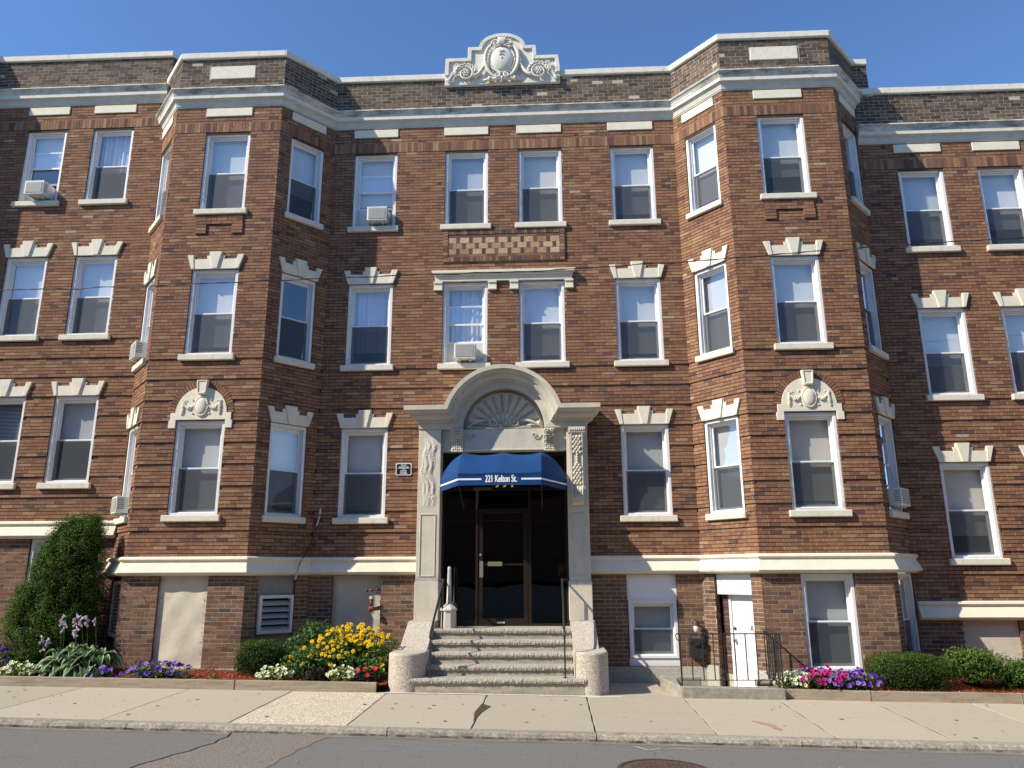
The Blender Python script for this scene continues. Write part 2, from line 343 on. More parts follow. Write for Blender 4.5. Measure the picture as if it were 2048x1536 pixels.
    if head=='key':
        t=MB(); t.prism(lintel_outline(c,z1,hw),fr,-.026,.02)
        q=[(c-.05,z1+.002),(c+.05,z1+.002),(c+.122,z1+.350),(c-.122,z1+.350)]; t.prism(q,fr,-.055,.0)
        for sg in (-1,1):
            o=[(c+sg*(hw-.052),z1+.003),(c+sg*(hw+.004),z1+.003),(c+sg*(hw+.098),z1+.292),(c+sg*(hw-.018),z1+.292)]
            if sg<0: o=o[::-1]
            t.prism(o,fr,-.040,.0)
        t.build('lintel',m_stone,w,bevel=.005)
    elif head=='block':
        t=MB(); t.fbox(fr,s0-.03,s1+.0,-.022,.02,ZG_off(z1)+.36,ZG_off(z1)+.545); t.build('lintel_block',m_stone,w,bevel=.006)
    return w
def ZG_off(z): return z

def air_conditioner(fr, c, z0, label, w=.42, out=.17, h=.315):
    root=thing('air_conditioner',label,'air conditioner',fr(c,0.1,z0),'window air conditioners')
    mb=MB(); mb.fbox(fr,c-w/2,c+w/2,-out,.17,z0,z0+h)
    adopt(mb.build('housing',m_ac,bevel=.012),root)
    g=MB(); g.fbox(fr,c-w/2+.035,c+w/2-.035,-out-.004,-out+.01,z0+.035,z0+h-.035,0)
    n=14
    for i in range(n):
        q=z0+.04+i*(h-.08)/n; g.fbox(fr,c-w/2+.035,c+w/2-.035,-out-.010,-out,q,q+.007,1)
    adopt(g.build('grille',[m_acgrille,m_ac]),root)
    v=MB()
    for sgn in (-1,1):
        for i in range(6):
            q=z0+.08+i*.035; v.fbox(fr,c+sgn*w/2-.003,c+sgn*w/2+.003,-out+.03,-out+.13,q,q+.014)
    adopt(v.build('side_vent',m_acgrille),root)
    br=MB(); br.fbox(fr,c-.12,c-.09,-out+.05,.0,z0-.03,z0-.001); br.fbox(fr,c+.09,c+.12,-out+.05,.0,z0-.03,z0-.001); adopt(br.build('bracket',m_ac),root)
    return root

# ------------------------------------------------------------------ the three row houses
B=-.9616
def soff(z): return z
def groove(r): return -5<=r<=44 and (r+5)%6==0
def facade(wall, fr, dz, opens, zb=BANDB, base=(), zlow=.43, off=0., grooves=True):
    """main brickwork + soldier course above the third floor; basement bricks below the band"""
    lo=ZG+dz-15*H
    holes=[(a,b,c,d) for a,b,c,d in opens]
    sz0,sz1=F3[1]+dz,F3[1]+dz+.225
    allh=holes+[(-1,99,sz0,sz1)]
    n0=-11; n1=math.ceil((COR+dz+.05-(ZG+dz))/H)
    brick_rows(wall,fr,ZG+dz+n0*H,n1-n0,H,allh,recess=(lambda r:groove(r+n0)) if grooves else (lambda r:False),off=off)
    soldiers(wall,fr,0,fr.L,sz0,sz1)
    wall.face([fr(0,.012,sz0-.05),fr(fr.L,.012,sz0-.05),fr(fr.L,.012,sz1+.07),fr(0,.012,sz1+.07)],2)
    for h in holes: reveal(wall,fr,h)
    hb=.0727; n=math.ceil((BANDB+dz+.02-zlow)/hb)
    k=len(wall.m)
    brick_rows(wall,fr,zlow,n,hb,list(base),blen=.212,jv=.010,depth=.004,vdepth=.003,jh=.011,off=off+.3,mats=(3,4,4))
    for h in base: reveal(wall,fr,h,depth=.12,m=3)
def parapet_face(mb, fr, dz, holes=()):
    brick_rows(mb,fr,COR+.20+dz,12,.0785,list(holes),blen=.209,jv=.011,depth=.003,vdepth=.002,jh=.011,mats=(0,1,1))
WALLM=[m_brick,m_mortar,m_mortar_dark,m_base,m_mortar_light]
BANDP=[(.0,2.335),(.055,2.335),(.085,2.318),(.095,2.285),(.075,2.262),(.060,2.255),(.062,2.235),(.125,2.085),(.135,2.062),(.120,2.035),(.075,2.022),(.045,2.006),(.0,2.004)]
CORP=[(.0,11.85),(.14,11.80),(.178,11.785),(.182,11.760),(.170,11.745),(.148,11.728),(.126,11.690),(.120,11.650),(.113,11.645),(.110,11.572),(.085,11.566),(.078,11.548),(.055,11.535),(.040,11.490),(.030,11.455),(.030,11.440),(.018,11.436),(.016,11.41),(0,11.41)]
CORM=[0,0,1,1,1,1,1,0,0,0,2,2,2,2,2,2,2,2]
def shift(prof,dz): return [(a,z+dz) for a,z in prof]
COPP=[(-.32,12.72),(.045,12.705),(.050,12.69),(.050,12.575),(.030,12.565),(-.02,12.565)]
def interior(root, x0,x1,y,z0,z1,name='inner_wall'):
    mb=MB(); mb.box(x0,x1,y,y+.05,z0,z1); o=mb.build(name,m_black,root); return o
def segs(path): return [frame(path[i],path[i+1]) for i in range(len(path)-1)]

def voussoir_head(root, fr, c, z1, hw):
    """blind arch with swags over the first-floor bay window"""
    t=MB(); zc=z1+.145; Rr=.487
    arc=[(c+Rr*math.cos(PI*i/28), zc+Rr*math.sin(PI*i/28)) for i in range(29)]
    out=[(c-hw-.135,z1-.145),(c-hw-.002,z1-.145),(c-hw-.002,z1+.012),(c+hw+.002,z1+.012),(c+hw+.002,z1-.145),(c+hw+.135,z1-.145),(c+hw+.135,z1+.0),(c+hw+.11,z1+.0),(c+hw+.11,zc)]+arc+[(c-hw-.11,zc),(c-hw-.11,z1+.0),(c-hw-.135,z1+.0)]
    t.prism(out,fr,-.022,.02); o=t.build('tympanum',m_stone,root,bevel=.006)
    k=MB(); q=lambda w0,w1,a,b:[(c-w0,a),(c+w0,a),(c+w1,b),(c-w1,b)]
    k.prism(q(.072,.112,z1+.49,z1+.76),fr,-.085,.0); 
    k.build('keystone',m_stone,root,bevel=.012)
    f=MB()
    for a,b,d,e in ((-.1,-.075,.52,.73),(.075,.1,.52,.73)): f.prism([(c+a*.8,z1+.52),(c+b*.8,z1+.52),(c+b,z1+.735),(c+a,z1+.735)],fr,-.098,-.08)
    f.prism([(c-.095,z1+.735),(c+.095,z1+.735),(c+.098,z1+.755),(c-.098,z1+.755)],fr,-.098,-.08); f.prism([(c-.066,z1+.495),(c+.066,z1+.495),(c+.07,z1+.52),(c-.07,z1+.52)],fr,-.098,-.08)
    f.build('keystone_frame',m_stone,root,bevel=.004)
    s=MB(); oz=z1+.265
    v=[];n=28;m=7                              # domed oval shield
    for j in range(m+1):
        rr=j/m
        for i in range(n):
            a=2*PI*i/n; v.append(fr(c+.115*rr*math.cos(a),-.035-.045*math.sqrt(max(0,1-rr*rr)),oz+.165*rr*math.sin(a)))
    F=[(j*n+i,(j+1)*n+i,(j+1)*n+(i+1)%n,j*n+(i+1)%n) for j in range(m) for i in range(n)]; s.mesh(v,F)
    s.tube([fr(c+.122*math.cos(2*PI*i/32),-.036,oz+.178*math.sin(2*PI*i/32)) for i in range(33)],.017,8)
    s.build('shield',m_stone,root,smooth=True)
    for sg in (-1,1):
        g=MB()
        for i in range(22):                    # swag of leaves and fruit
            u=i/21; x=c+sg*(.135+.20*u); z=oz+.03-.085*math.sin(PI*(u*.9+.02))+.05*u; rr=.013+.020*math.sin(PI*u)
            for q in range(3): ball(g,fr(x+random.uniform(-.008,.008),-.03+random.uniform(-.008,.006),z+random.uniform(-.6,.6)*rr),rr*random.uniform(.55,.85))
        for i in range(14):                    # hanging drop
            u=i/13; x=c+sg*(.345+.012*u); z=oz+.085-.24*u
            for q in range(2): ball(g,fr(x+random.uniform(-.015,.015),-.03,z),.013+.010*math.sin(PI*(u*.8+.2)))
        for x,z in ((.17,.125),(.185,.14),(.175,.11),(.29,.105),(.30,.115),(.155,-.125),(.165,-.135),(.15,-.14)):
            ball(g,fr(c+sg*x,-.028,oz+z),.014)
        g.tube([fr(c+sg*(.36+.02*math.cos(k*.9)),-.028,oz+.10+.02*math.sin(k*.9)) for k in range(8)],.008,6)
        g.build('swag',m_stone,root,smooth=True)
    vb=MB(); n=30
    for i in range(n):
        a0=PI*i/n+.012; a1=PI*(i+1)/n-.012
        if abs((a0+a1)/2-PI/2)<.16: continue
        p=[(c+rr*math.cos(a),zc+rr*math.sin(a)) for a,rr in ((a0,.49),(a0,.615),(a1,.615),(a1,.49))]
        vb.prism(p,fr,-.010+random.gauss(0,.0015),.02,0,random.betavariate(2,2))
    vb.prism([(c+.623*math.cos(PI*i/40),zc+.623*math.sin(PI*i/40)) for i in range(41)]+[(c+.49*math.cos(PI*i/40),zc+.49*math.sin(PI*i/40)) for i in range(40,-1,-1)],fr,-.002,.02,1)
    vb.build('brick_arch',[m_brick,m_mortar_dark],root)
ICO=None
def ball(mb,p,r,sx=1,sy=1,sz=1):
    global ICO
    if ICO is None:
        bm=bmesh.new(); bmesh.ops.create_icosphere(bm,subdivisions=1,radius=1); ICO=([tuple(v.co) for v in bm.verts],[tuple(v.index for v in f.verts) for f in bm.faces]); bm.free()
    mb.mesh([(p[0]+v[0]*r*sx,p[1]+v[1]*r*sy,p[2]+v[2]*r*sz) for v in ICO[0]],ICO[1])

def apron(mb, fr, c, z, hw=.475):
    for r in range(3): 
        x=c-hw
        while x<c+hw-.01:
            w=min(random.choice((.213,.105)),c+hw-x); brick(mb,fr,x,x+w-.008,z-.115-(r+1)*.067,z-.115-r*.067-.010,-.028,.02,0,random.betavariate(2,2)); x+=w
    for r in range(3,6):
        for a,b in ((c-hw,c-hw+.215),(c+hw-.215,c+hw)):
            q=(a+b)/2 if r%2 else a+.0; brick(mb,fr,a,b-.0,z-.115-(r+1)*.067,z-.115-r*.067-.010,-.028,.02,0,random.betavariate(2,2))
    mb.fbox(fr,c-hw,c+hw,-.020,.02,z-.115-3*.067,z-.112,2)
    for a,b in ((c-hw,c-hw+.213),(c+hw-.213,c+hw)): mb.fbox(fr,a+.001,b-.001,-.021,.02,z-.115-6*.067,z-.115-3*.067,2)

def h4(a,b,F,dz=0): return (a,b,F[0]+dz,F[1]+dz)

# ---- middle house
house=thing('brick_apartment_building','middle brown brick apartment house with two bays, carved arched doorway and blue awning','apartment building',(-.85,0,.3))
def P(mb,name,mats,parent=house,**k):
    o=mb.build(name,mats,None,**k); return adopt(o,parent)
path=[(-8.43,0),(-7.59,B),(-5.378,B),(-4.53,0),(2.76,0),(3.583,B),(5.78,B),(6.62,0),(6.93,0)]
S=segs(path); SPL=(.27,1.045)
Xm={'A':(-4.075,-3.147),'B':(-2.115,-1.193),'C':(-.559,.372),'D':(1.387,2.313)}
main=S[3]; ms=lambda x:x+4.53           # s on the recessed wall
wall=MB()
mo=[h4(ms(a),ms(b),F) for n,(a,b) in Xm.items() for F in (F1,F2,F3) if not (F is F1 and n in 'BC')]
portal_hole=(ms(-2.40),ms(.66),0,4.75)
facade(wall,main,0,mo+[portal_hole,(ms(-1.9),ms(.20),4.6,5.0)],base=[(ms(-4.10),ms(-3.17),0.3,2.01),(ms(-2.47),ms(.72),0,3),(ms(1.386),ms(2.30),.394,2.01)],zlow=.394)
fl=lambda fr:(fr.L-.933)/2
# bay fronts
LB,RB=S[1],S[5]; Ls=(-6.925+7.59,-5.991+7.59); Rs=(4.222-3.583,5.141-3.583)
facade(wall,LB,0,[h4(*Ls,F) for F in (F1,F2,F3)],base=[(.655,1.55,.44,2.01)],zlow=.44,off=.2)
facade(wall,RB,0,[h4(*Rs,F) for F in (F1,F2,F3)],base=[(.66,1.56,.41,2.01)],zlow=.41,off=.4)
for i,b in ((0,[(.45,1.15,.3,2.01)]),(2,[(.255,1.0,.44,2.01)]),(4,[(.28,1.05,-.1,2.01)]),(6,[(.27,1.045,.41,2.01)])):
    facade(wall,S[i],0,[h4(*SPL,F) for F in (F1,F2,F3)],base=b,zlow=.42,off=.1*i)
apron(wall,LB,sum(Ls)/2,F3[0]); apron(wall,RB,sum(Rs)/2,F3[0])
# checkered brick panel below the paired third-floor windows
P(wall,'wall',WALLM)
pn=MB(); x0,x1,z0,z1=-2.125,.392,8.262,8.978
pn.fbox(W0,x0,x1,-.012,.02,z0,z1,1)
soldiers(pn,W0,x0+.105,x1-.105,z1-.115,z1,-.030,w=.058,lo=0,hi=.5); soldiers(pn,W0,x0+.105,x1-.105,z0,z0+.105,-.030,w=.058,lo=.1,hi=.55)
for a,b in ((x0,x0+.10),(x1-.10,x1)):
    for k in range(10): brick(pn,W0,a,b,z0+k*(z1-z0)/10,z0+(k+1)*(z1-z0)/10-.008,-.030,.02,0,random.uniform(.2,.6))
ia,ib,ja,jb=x0+.105,x1-.105,z0+.108,z1-.118
def strip(za,zb,blen,lo,hi,o=0):
    x=ia-o
    while x<ib:
        a=max(x,ia); b=min(x+blen-.008,ib)
        if b-a>.02: brick(pn,W0,a,b,za,zb-.008,-.016,.02,0,random.uniform(lo,hi))
        x+=blen
strip(ja,ja+.058,.205,.25,.55); strip(jb-.058,jb,.205,.15,.5)
hh=(jb-ja-.116)/3
for r in range(3):
    x=ia-(.14 if r%2 else 0)-.02; za=ja+.058+r*hh
    while x<ib:
        for w,lo,hi in ((.195,.55,1.0),(.072,0,.35)):
            a=max(x,ia); b=min(x+w-.008,ib)
            if b-a>.015: brick(pn,W0,a,b,za,za+hh-.008,-.016,.02,0,random.uniform(lo,hi))
            x+=w
P(pn,'checkered_brick_panel',[m_panelbrick,m_mortar])
# foundation stones, band, cornice, parapet, coping
for i,fr in enumerate(S[:8]):
    top={1:.455,3:.394,5:.41}.get(i,.43)
    if i==3: rs=[(0,ms(-2.5)),(ms(.74),fr.L)]
    elif i==4: rs=[(0,.28),(1.05,fr.L)]
    elif i==0: rs=[(0,.45),(1.15,fr.L)]
    else: rs=[(0,fr.L)]
    for a,b in rs:
        fd=MB(); n=max(1,round((b-a)/.95))
        for k in range(n): fd.prism([(a+k*(b-a)/n+.002,-.5),(a+(k+1)*(b-a)/n-.002,-.5),(a+(k+1)*(b-a)/n-.002,top),(a+k*(b-a)/n+.002,top)],fr,-.03,.05,0,random.random())
        P(fd,'foundation',[m_granite],bevel=.006)
bd=MB(); sweep(bd,path[:4]+[(-2.44,0)],BANDP); P(bd,'water_table',m_stone); bd=MB(); sweep(bd,[(.705,0)]+path[4:8],BANDP); P(bd,'water_table',m_stone)
cn=MB(); sweep(cn,path,CORP,CORM); P(cn,'cornice',[m_white_stone,m_grimy,m_soffit])
pp=MB()
for i,fr in enumerate(S):
    parapet_face(pp,fr,0,[(.60,1.61,12.05,12.43)] if i in (1,5) else [])
for fr in (LB,RB):
    c=fr.L/2+(.01 if fr is LB else 0); zz=(12.09,12.39)
    pp.fbox(fr,.6,1.61,.002,.02,12.02,12.45,1)
    soldiers(pp,fr,c-.5,c+.5,zz[1]+.005,zz[1]+.085,-.002,w=.05,lo=.1,hi=.9); soldiers(pp,fr,c-.5,c+.5,zz[0]-.085,zz[0]-.005,-.002,w=.05,lo=.1,hi=.9)
P(pp,'parapet',[m_parapet,m_mortar_light])
for fr in (LB,RB):
    c=fr.L/2+(.01 if fr is LB else 0); t=MB(); t.fbox(fr,c-.47,c+.47,-.018,.02,12.09,12.385); P(t,'parapet_tablet',m_stone_sill,bevel=.008)
cp=MB()
def coping_run(cp,path,dz=0,step=.62):
    sweep(cp,path,shift(COPP,dz))
    for fr in segs(path):
        n=max(1,round(fr.L/step))
        for k in range(n): 
            a=k*fr.L/n
            q=random.uniform(-.004,.005)
            cp.fbox(fr,a+.012,a+fr.L/n-.004,-.053,-.02,12.583+dz+q,12.700+dz+q)
coping_run(cp,path); P(cp,'coping',m_white_stone)
rf=MB(); rf.face([(x,y+.1,12.1) for x,y in path]+[(6.93,9,12.1),(-8.2,9,12.1)]); rf.box(6.90,6.94,.05,9,11.0,12.60); rf.box(-8.24,-8.2,.3,9,11,12.6); rf.box(-8.2,6.93,9,9.1,0,12.6)
for i in range(len(path)-1):
    f2=S[i]; rf.fbox(f2,0,f2.L,.10,.30,11.6,12.60)
P(rf,'roof',m_parapet)
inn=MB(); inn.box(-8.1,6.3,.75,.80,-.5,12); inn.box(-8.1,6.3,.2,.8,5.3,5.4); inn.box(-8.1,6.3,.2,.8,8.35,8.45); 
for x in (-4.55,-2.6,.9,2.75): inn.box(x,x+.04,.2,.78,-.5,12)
P(inn,'inner_wall',m_black)  # near-black planes added behind the windows for the rooms' darkness
# windows of the middle house
def win(fr,s,F,dz=0,parent=house,**k):
    w=window(None,fr,s[0],s[1],F[0]+dz,F[1]+dz,**k); adopt(w,parent); return w
X=lambda n:(Xm[n][0],Xm[n][1])
win(W0,X('A'),F3,head='block',ac=-3.505,up=1,low=.35)
win(W0,X('B'),F3,head='block'); win(W0,X('C'),F3,head='block'); win(W0,X('D'),F3,head='block',up=1,low=.75)
win(W0,X('A'),F2,head='key',bl='curtain',low=.66); win(W0,X('B'),F2,ac=-1.635,low=.5,bl='curtain'); win(W0,X('C'),F2)
win(W0,X('D'),F2,head='key',low=.80,stuff=[('parcel',1.5,1.68,F2[0]+.09,F2[0]+.17)])
win(W0,X('A'),F1,head='key'); win(W0,X('D'),F1,head='key')
win(LB,Ls,F3,head='block'); win(LB,Ls,F2,head='key'); w=win(LB,Ls,F1); 
def bay_head(fr,s):
    g=bpy.data.objects.new('arched_head',None); COL.objects.link(g); adopt(g,house); g.location=Vector(house.location)*0
    g.matrix_parent_inverse=Matrix.Translation(-Vector(house.location))
    voussoir_head(g,fr,sum(s)/2,F1[1],(s[1]-s[0])/2)
bay_head(LB,Ls); bay_head(RB,Rs)
win(RB,Rs,F3,head='block',low=.45,stuff=[('parcel',.85,1.1,F3[0]+.08,F3[0]+.2)]); win(RB,Rs,F2,head='key'); win(RB,Rs,F1,low=.85,stuff=[('book_row',.75,1.4,F1[0]+.07,F1[0]+.16)])
win(S[2],SPL,F3,head='block',up=1,low=.35,wide=.05); win(S[2],SPL,F2,head='key',up=0,low=0,wide=.05); win(S[2],SPL,F1,head='key',wide=.05)
win(S[0],SPL,F3,head='block',wide=.05); win(S[0],SPL,F2,head='key',ac=.63,wide=.05,low=.5); win(S[0],SPL,F1,head='key',ac=.63,wide=.05,low=.5)
win(S[4],SPL,F3,head='block',low=.8,wide=.05); win(S[4],SPL,F2,head='key',wide=.05); win(S[4],SPL,F1,head='key',wide=.05)
win(S[6],SPL,F3,head='block',wide=.05,bl='slats'); win(S[6],SPL,F2,head='key',wide=.05,bl='slats',low=.1); win(S[6],SPL,F1,head='key',ac=.66,wide=.05,bl='slats',low=.1)
# basement windows and infills
w=window(None,RB,.665,1.555,.43,2.0,sill=False); adopt(w,house)
w=window(None,S[6],.275,1.04,.43,2.0,sill=False,bl='slats',low=.2); adopt(w,house)
w=window(None,W0,1.40,2.29,.53,1.545,sill=False); adopt(w,house)
t=MB(); t.fbox(W0,1.388,2.298,.045,.09,1.545,2.0); t.fbox(W0,1.388,2.298,.030,.09,1.545,1.572); P(t,'white_panel',m_white_paint,bevel=.004)
t=MB(); t.fbox(W0,1.392,2.296,.05,.10,.395,.53); P(t,'apron_panel',m_casing,bevel=.004)
def infill(fr,s0,s1,z0,z1,m,d=.055,n=26):
    mb=MB(); k=int(n*(z1-z0)/(s1-s0)); ph=random.uniform(0,9)
    g=[[fr(s0+(s1-s0)*i/n, d+.006*math.sin(i*.5+ph)*math.sin(j*.31)-.03*math.exp(-((i/n-.45)**2*30+(j/k-.12)**2*120))*(m is m_plaster), z0+(z1-z0)*j/k) for i in range(n+1)] for j in range(k+1)]
    v=[q for row in g for q in row]; mb.mesh(v,[(j*(n+1)+i,j*(n+1)+i+1,(j+1)*(n+1)+i+1,(j+1)*(n+1)+i) for j in range(k) for i in range(n)])
    o=P(mb,'plaster_infill',m,smooth=True)
    if m is m_plaster:
        c=MB()
        for _ in range(150):
            sd=random.random()<.45; e=abs(random.gauss(0,.018))+.008; s_=s0+e+.03*(random.random()<.3) if sd else s1-e-.04*(random.random()<.5); z=z0+(z1-z0)*random.betavariate(1.4,1.6); w=random.uniform(.002,.006); h=random.uniform(.006,.030)
            c.face([fr(s_-w,d-.009,z),fr(s_+w*.6,d-.009,z-h*.3),fr(s_+w,d-.009,z+h*.5),fr(s_-w*.3,d-.009,z+h)])
        c.build('chipped_paint',m_concrete_old,o)
infill(LB,.655,1.55,.44,2.01,m_plaster); infill(W0,-4.10,-3.17,.25,2.01,m_plaster,d=.10); infill(S[2],.255,1.0,.40,2.01,m_greyplaster,d=.06)
m_blade=mat('grey_louver_blade',(.36,.36,.38),.6,.3)
def louver(fr,s0,s1,z0,z1,n=6,d=0.0):
    mb=MB(); ring(mb,fr,s0,s1,z0,z1,.055,d-.045,d+.055); 
    o=P(mb,'louver_vent',m_ac,bevel=.003)
    s=MB()
    for i in range(n):
        a=z0+.055+(z1-z0-.11)*i/n; b=a+(z1-z0-.11)/n
        s.mesh([fr(s0+.05,d-.030,a),fr(s1-.05,d-.030,a),fr(s1-.05,d+.045,a+(b-a)*.60),fr(s0+.05,d+.045,a+(b-a)*.60),fr(s0+.05,d-.030,a-.012),fr(s1-.05,d-.030,a-.012)],[(0,1,2,3),(4,5,1,0)])
    k=s.build('louver_blades',m_blade,o)
    z=MB(); z.face([fr(s0+.05,d+.052,z0+.05),fr(s1-.05,d+.052,z0+.05),fr(s1-.05,d+.052,z1-.05),fr(s0+.05,d+.052,z1-.05)]); z.build('duct',m_black,o)
louver(S[2],.285,.955,1.00,1.66,5); louver(S[0],.50,1.12,.95,1.92,14,.06)
t=MB(); t.fbox(S[0],.46,1.14,.10,.13,.3,2.0); P(t,'cellar_door',m_greyplaster)
# side door A in the splay beside the steps
dr=MB(); f4=S[4]; d0=.20
dr.fbox(f4,.47,1.04,d0,d0+.045,.02,1.66); dm=P(dr,'side_door',m_white_paint)
r=MB(); g=lambda a,b,c,d:(r.fbox(f4,a,b,d0-.010,d0+.01,c,d),r.fbox(f4,a+.03,b-.03,d0-.018,d0+.01,c+.04,d-.04))
for a,b in ((.545,.735),(.79,.98)):
    for c,d in ((.18,.55),(.66,1.14),(1.24,1.52)): g(a,b,c,d)
r.build('door_panels',m_white_paint,dm,bevel=.008)
r=MB(); ring(r,f4,.43,1.052,.0,1.70,.045,d0-.03,d0+.08); r.build('door_frame',m_casing,dm)
def lathe(mb,p,axis,prof,seg=16):
    ax=Vector(axis).normalized(); u=ax.orthogonal().normalized(); w=ax.cross(u); v=[]
    for a,rad in prof:
        for k in range(seg): q=Vector(p)+ax*a+(u*math.cos(2*PI*k/seg)+w*math.sin(2*PI*k/seg))*rad; v.append(q)
    n=len(prof); mb.mesh(v,[(i*seg+k,i*seg+(k+1)%seg,(i+1)*seg+(k+1)%seg,(i+1)*seg+k) for i in range(n-1) for k in range(seg)]+[tuple(range(seg)),tuple(range((n-1)*seg,n*seg))])
nrm=Vector(f4(0,-1,0))-Vector(f4(0,0,0))
r=MB(); lathe(r,f4(.52,d0,.86),nrm,[(0,.032),(.012,.032),(.02,.014),(.04,.014),(.045,.027),(.06,.031),(.07,.024),(.073,.0)]); r.build('door_knob',m_chrome,dm,smooth=True)
r=MB(); lathe(r,f4(.52,d0,1.06),nrm,[(0,.028),(.016,.028),(.02,.02)]); r.build('deadbolt',m_iron,dm)
r=MB(); q0=.875; z0_=1.03
for a,b in (((q0-.034,z0_),(q0,z0_+.095)),((q0+.034,z0_),(q0,z0_+.095)),((q0-.022,z0_+.034),(q0+.022,z0_+.034))):
    dx,dz=b[0]-a[0],b[1]-a[1]; L_=math.hypot(dx,dz); nx_,nz_=-dz/L_*.006,dx/L_*.006
    r.prism([(a[0]-nx_,a[1]-nz_),(b[0]-nx_,b[1]-nz_),(b[0]+nx_,b[1]+nz_),(a[0]+nx_,a[1]+nz_)] if dx>=0 else [(a[0]+nx_,a[1]+nz_),(b[0]+nx_,b[1]+nz_),(b[0]-nx_,b[1]-nz_),(a[0]-nx_,a[1]-nz_)],f4,d0-.022,d0-.012)
r.build('door_letter',m_iron,dm)
t=MB(); t.fbox(f4,.285,1.048,.055,.10,1.645,2.0); P(t,'white_panel',m_white_paint,bevel=.004)
t=MB()
for i in range(22): brick(t,f4,.285+ (0 if i%2 else .01),.43,.30+i*.062,.30+i*.062+.05,.16+random.uniform(0,.02),.3,0,random.uniform(0,.4))
t.fbox(f4,.285,.44,.18,.3,-.1,1.66,1); P(t,'rough_brick_jamb',[m_base,m_mortar_light])
# entablature above the paired second-floor windows
en=MB(); zt=F2[1]
en.prism([(-2.31,zt+.155),(.57,zt+.155),(.585,zt+.175),(.60,zt+.215),(-2.34,zt+.215),(-2.325,zt+.175)],W0,-.125,.02)
en.fbox(W0,-2.285,.545,-.085,.02,zt+.115,zt+.155); en.fbox(W0,-2.27,.53,-.05,.02,zt+.002,zt+.118)
for a,b in ((-2.30,-2.117),(-1.191,-1.005),(-.745,-.561),(.374,.555)):
    en.fbox(W0,a,b,-.058,.02,zt-.04,zt-.001); en.fbox(W0,a+.008,b-.004,-.035,.02,zt-.155,zt-.04); en.fbox(W0,a,b,-.05,.02,zt-.185,zt-.155)
P(en,'window_hood',m_stone,bevel=.006)

# ---- left (uphill) and right (downhill) neighbours
def neighbour(root, pth, dz, wins, first_z, cor=None, opens_base=None, label=None):
    seg=segs(pth); wl=MB(); 
    for i,fr in enumerate(seg):
        o=[h4(s0,s1,F,dz) for (k,s0,s1,F,kw) in wins if k==i]
        facade(wl,fr,dz,o,base=(opens_base or {}).get(i,[]),zlow=first_z,off=.07*i)
    ad=lambda mb,n,m,**k: adopt(mb.build(n,m,None,**k),root)
    ad(wl,'wall',WALLM)
    for (k,s0,s1,F,kw) in wins: adopt(window(None,seg[k],s0,s1,F[0]+dz,F[1]+dz,**kw),root)
    b=MB(); sweep(b,pth,shift(BANDP,dz)); ad(b,'water_table',m_stone)
    c=MB(); sweep(c,pth,shift(CORP,dz),CORM); ad(c,'cornice',[m_white_stone,m_grimy,m_soffit])
    p=MB(); 
    for fr in seg: parapet_face(p,fr,dz)
    ad(p,'parapet',[m_parapet,m_mortar_light])
    q=MB(); coping_run(q,pth,dz); ad(q,'coping',m_white_stone)
    f=MB()
    for fr in seg: f.fbox(fr,0,fr.L,-.03,.05,-.7,first_z+.02,0,random.random())
    ad(f,'foundation',[m_granite])
    xa,xb=pth[0][0],pth[-1][0]
    r=MB(); r.face([(x,y+.1,12.1+dz) for x,y in pth]+[(xb,9,12.1+dz),(xa,9,12.1+dz)]); r.box(xb-.03,xb,pth[-1][1]+.05,9,10.5+dz,12.6+dz) if dz>0 else None
    for fr in seg: r.fbox(fr,0,fr.L,.10,.30,11.6+dz,12.60+dz)
    ad(r,'roof',m_parapet)
    i=MB(); i.box(min(xa,xb)+.5 if dz<0 else xa,xb-.1,.75,.80,-.7,12+dz); i.box(xa,xb-.2,.2,.8,5.3+dz,5.4+dz); ad(i,'inner_wall',m_black)  # last box set: near-black backdrop painting in the dark rooms
    return seg
left=thing('brick_apartment_building','taller brown brick house at the left edge, one step uphill, with the arborvitae before it','apartment building',(-10.5,-.2,.4))
lp=[(-16,-.194-.9616),(-13.05,-.194-.9616),(-12.20,-.194),(-8.24,-.194)]
lx=lambda x:x+12.20
lw=[(2,lx(-9.85),lx(-8.94),F3,dict(head='block',bl='curtain',low=.1)),(2,lx(-11.333),lx(-10.443),F3,dict(head='block',ac=lx(-10.83),up=.9,low=0)),
    (2,lx(-9.85),lx(-8.94),F2,dict(head='key')),(2,lx(-11.333),lx(-10.443),F2,dict(head='key')),
    (2,lx(-9.85),lx(-8.94),F1,dict(head='key',low=0,up=1)),(2,lx(-11.333),lx(-10.443),F1,dict(head='key',bl='slats',low=.1)),
    (1,.27,1.045,F3,dict(head='block')),(1,.27,1.045,F2,dict(head='key'))]
LS=neighbour(left,lp,.697,lw,.5,opens_base={2:[(lx(-9.92),lx(-8.98),.4,2.72)]})
w=window(None,LS[2],lx(-9.91),lx(-8.99),1.0,2.70,sill=False); adopt(w,left)
right=thing('brick_apartment_building','lower brown brick house at the right edge, one step downhill, behind the clipped shrubs','apartment building',(8.5,-.14,.1))
rp=[(6.49,-.144),(10.55,-.144),(11.40,-.144-.9616),(14,-.144-.9616)]
rx=lambda x:x-6.49
rw=[(0,rx(7.218),rx(8.127),F3,dict(head='block',low=.72)),(0,rx(8.79),rx(9.70),F3,dict(head='block',low=.5)),
    (0,rx(7.218),rx(8.127),F2,dict(head='key',low=.95)),(0,rx(8.79),rx(9.70),F2,dict(head='key')),
    (0,rx(7.218),rx(8.127),F1,dict(head='key',low=.55)),(0,rx(8.79),rx(9.70),F1,dict(head='key'))]
RS=neighbour(right,rp,-.819,rw,-.3,opens_base={0:[(rx(7.24),rx(8.21),.1,1.2)]})
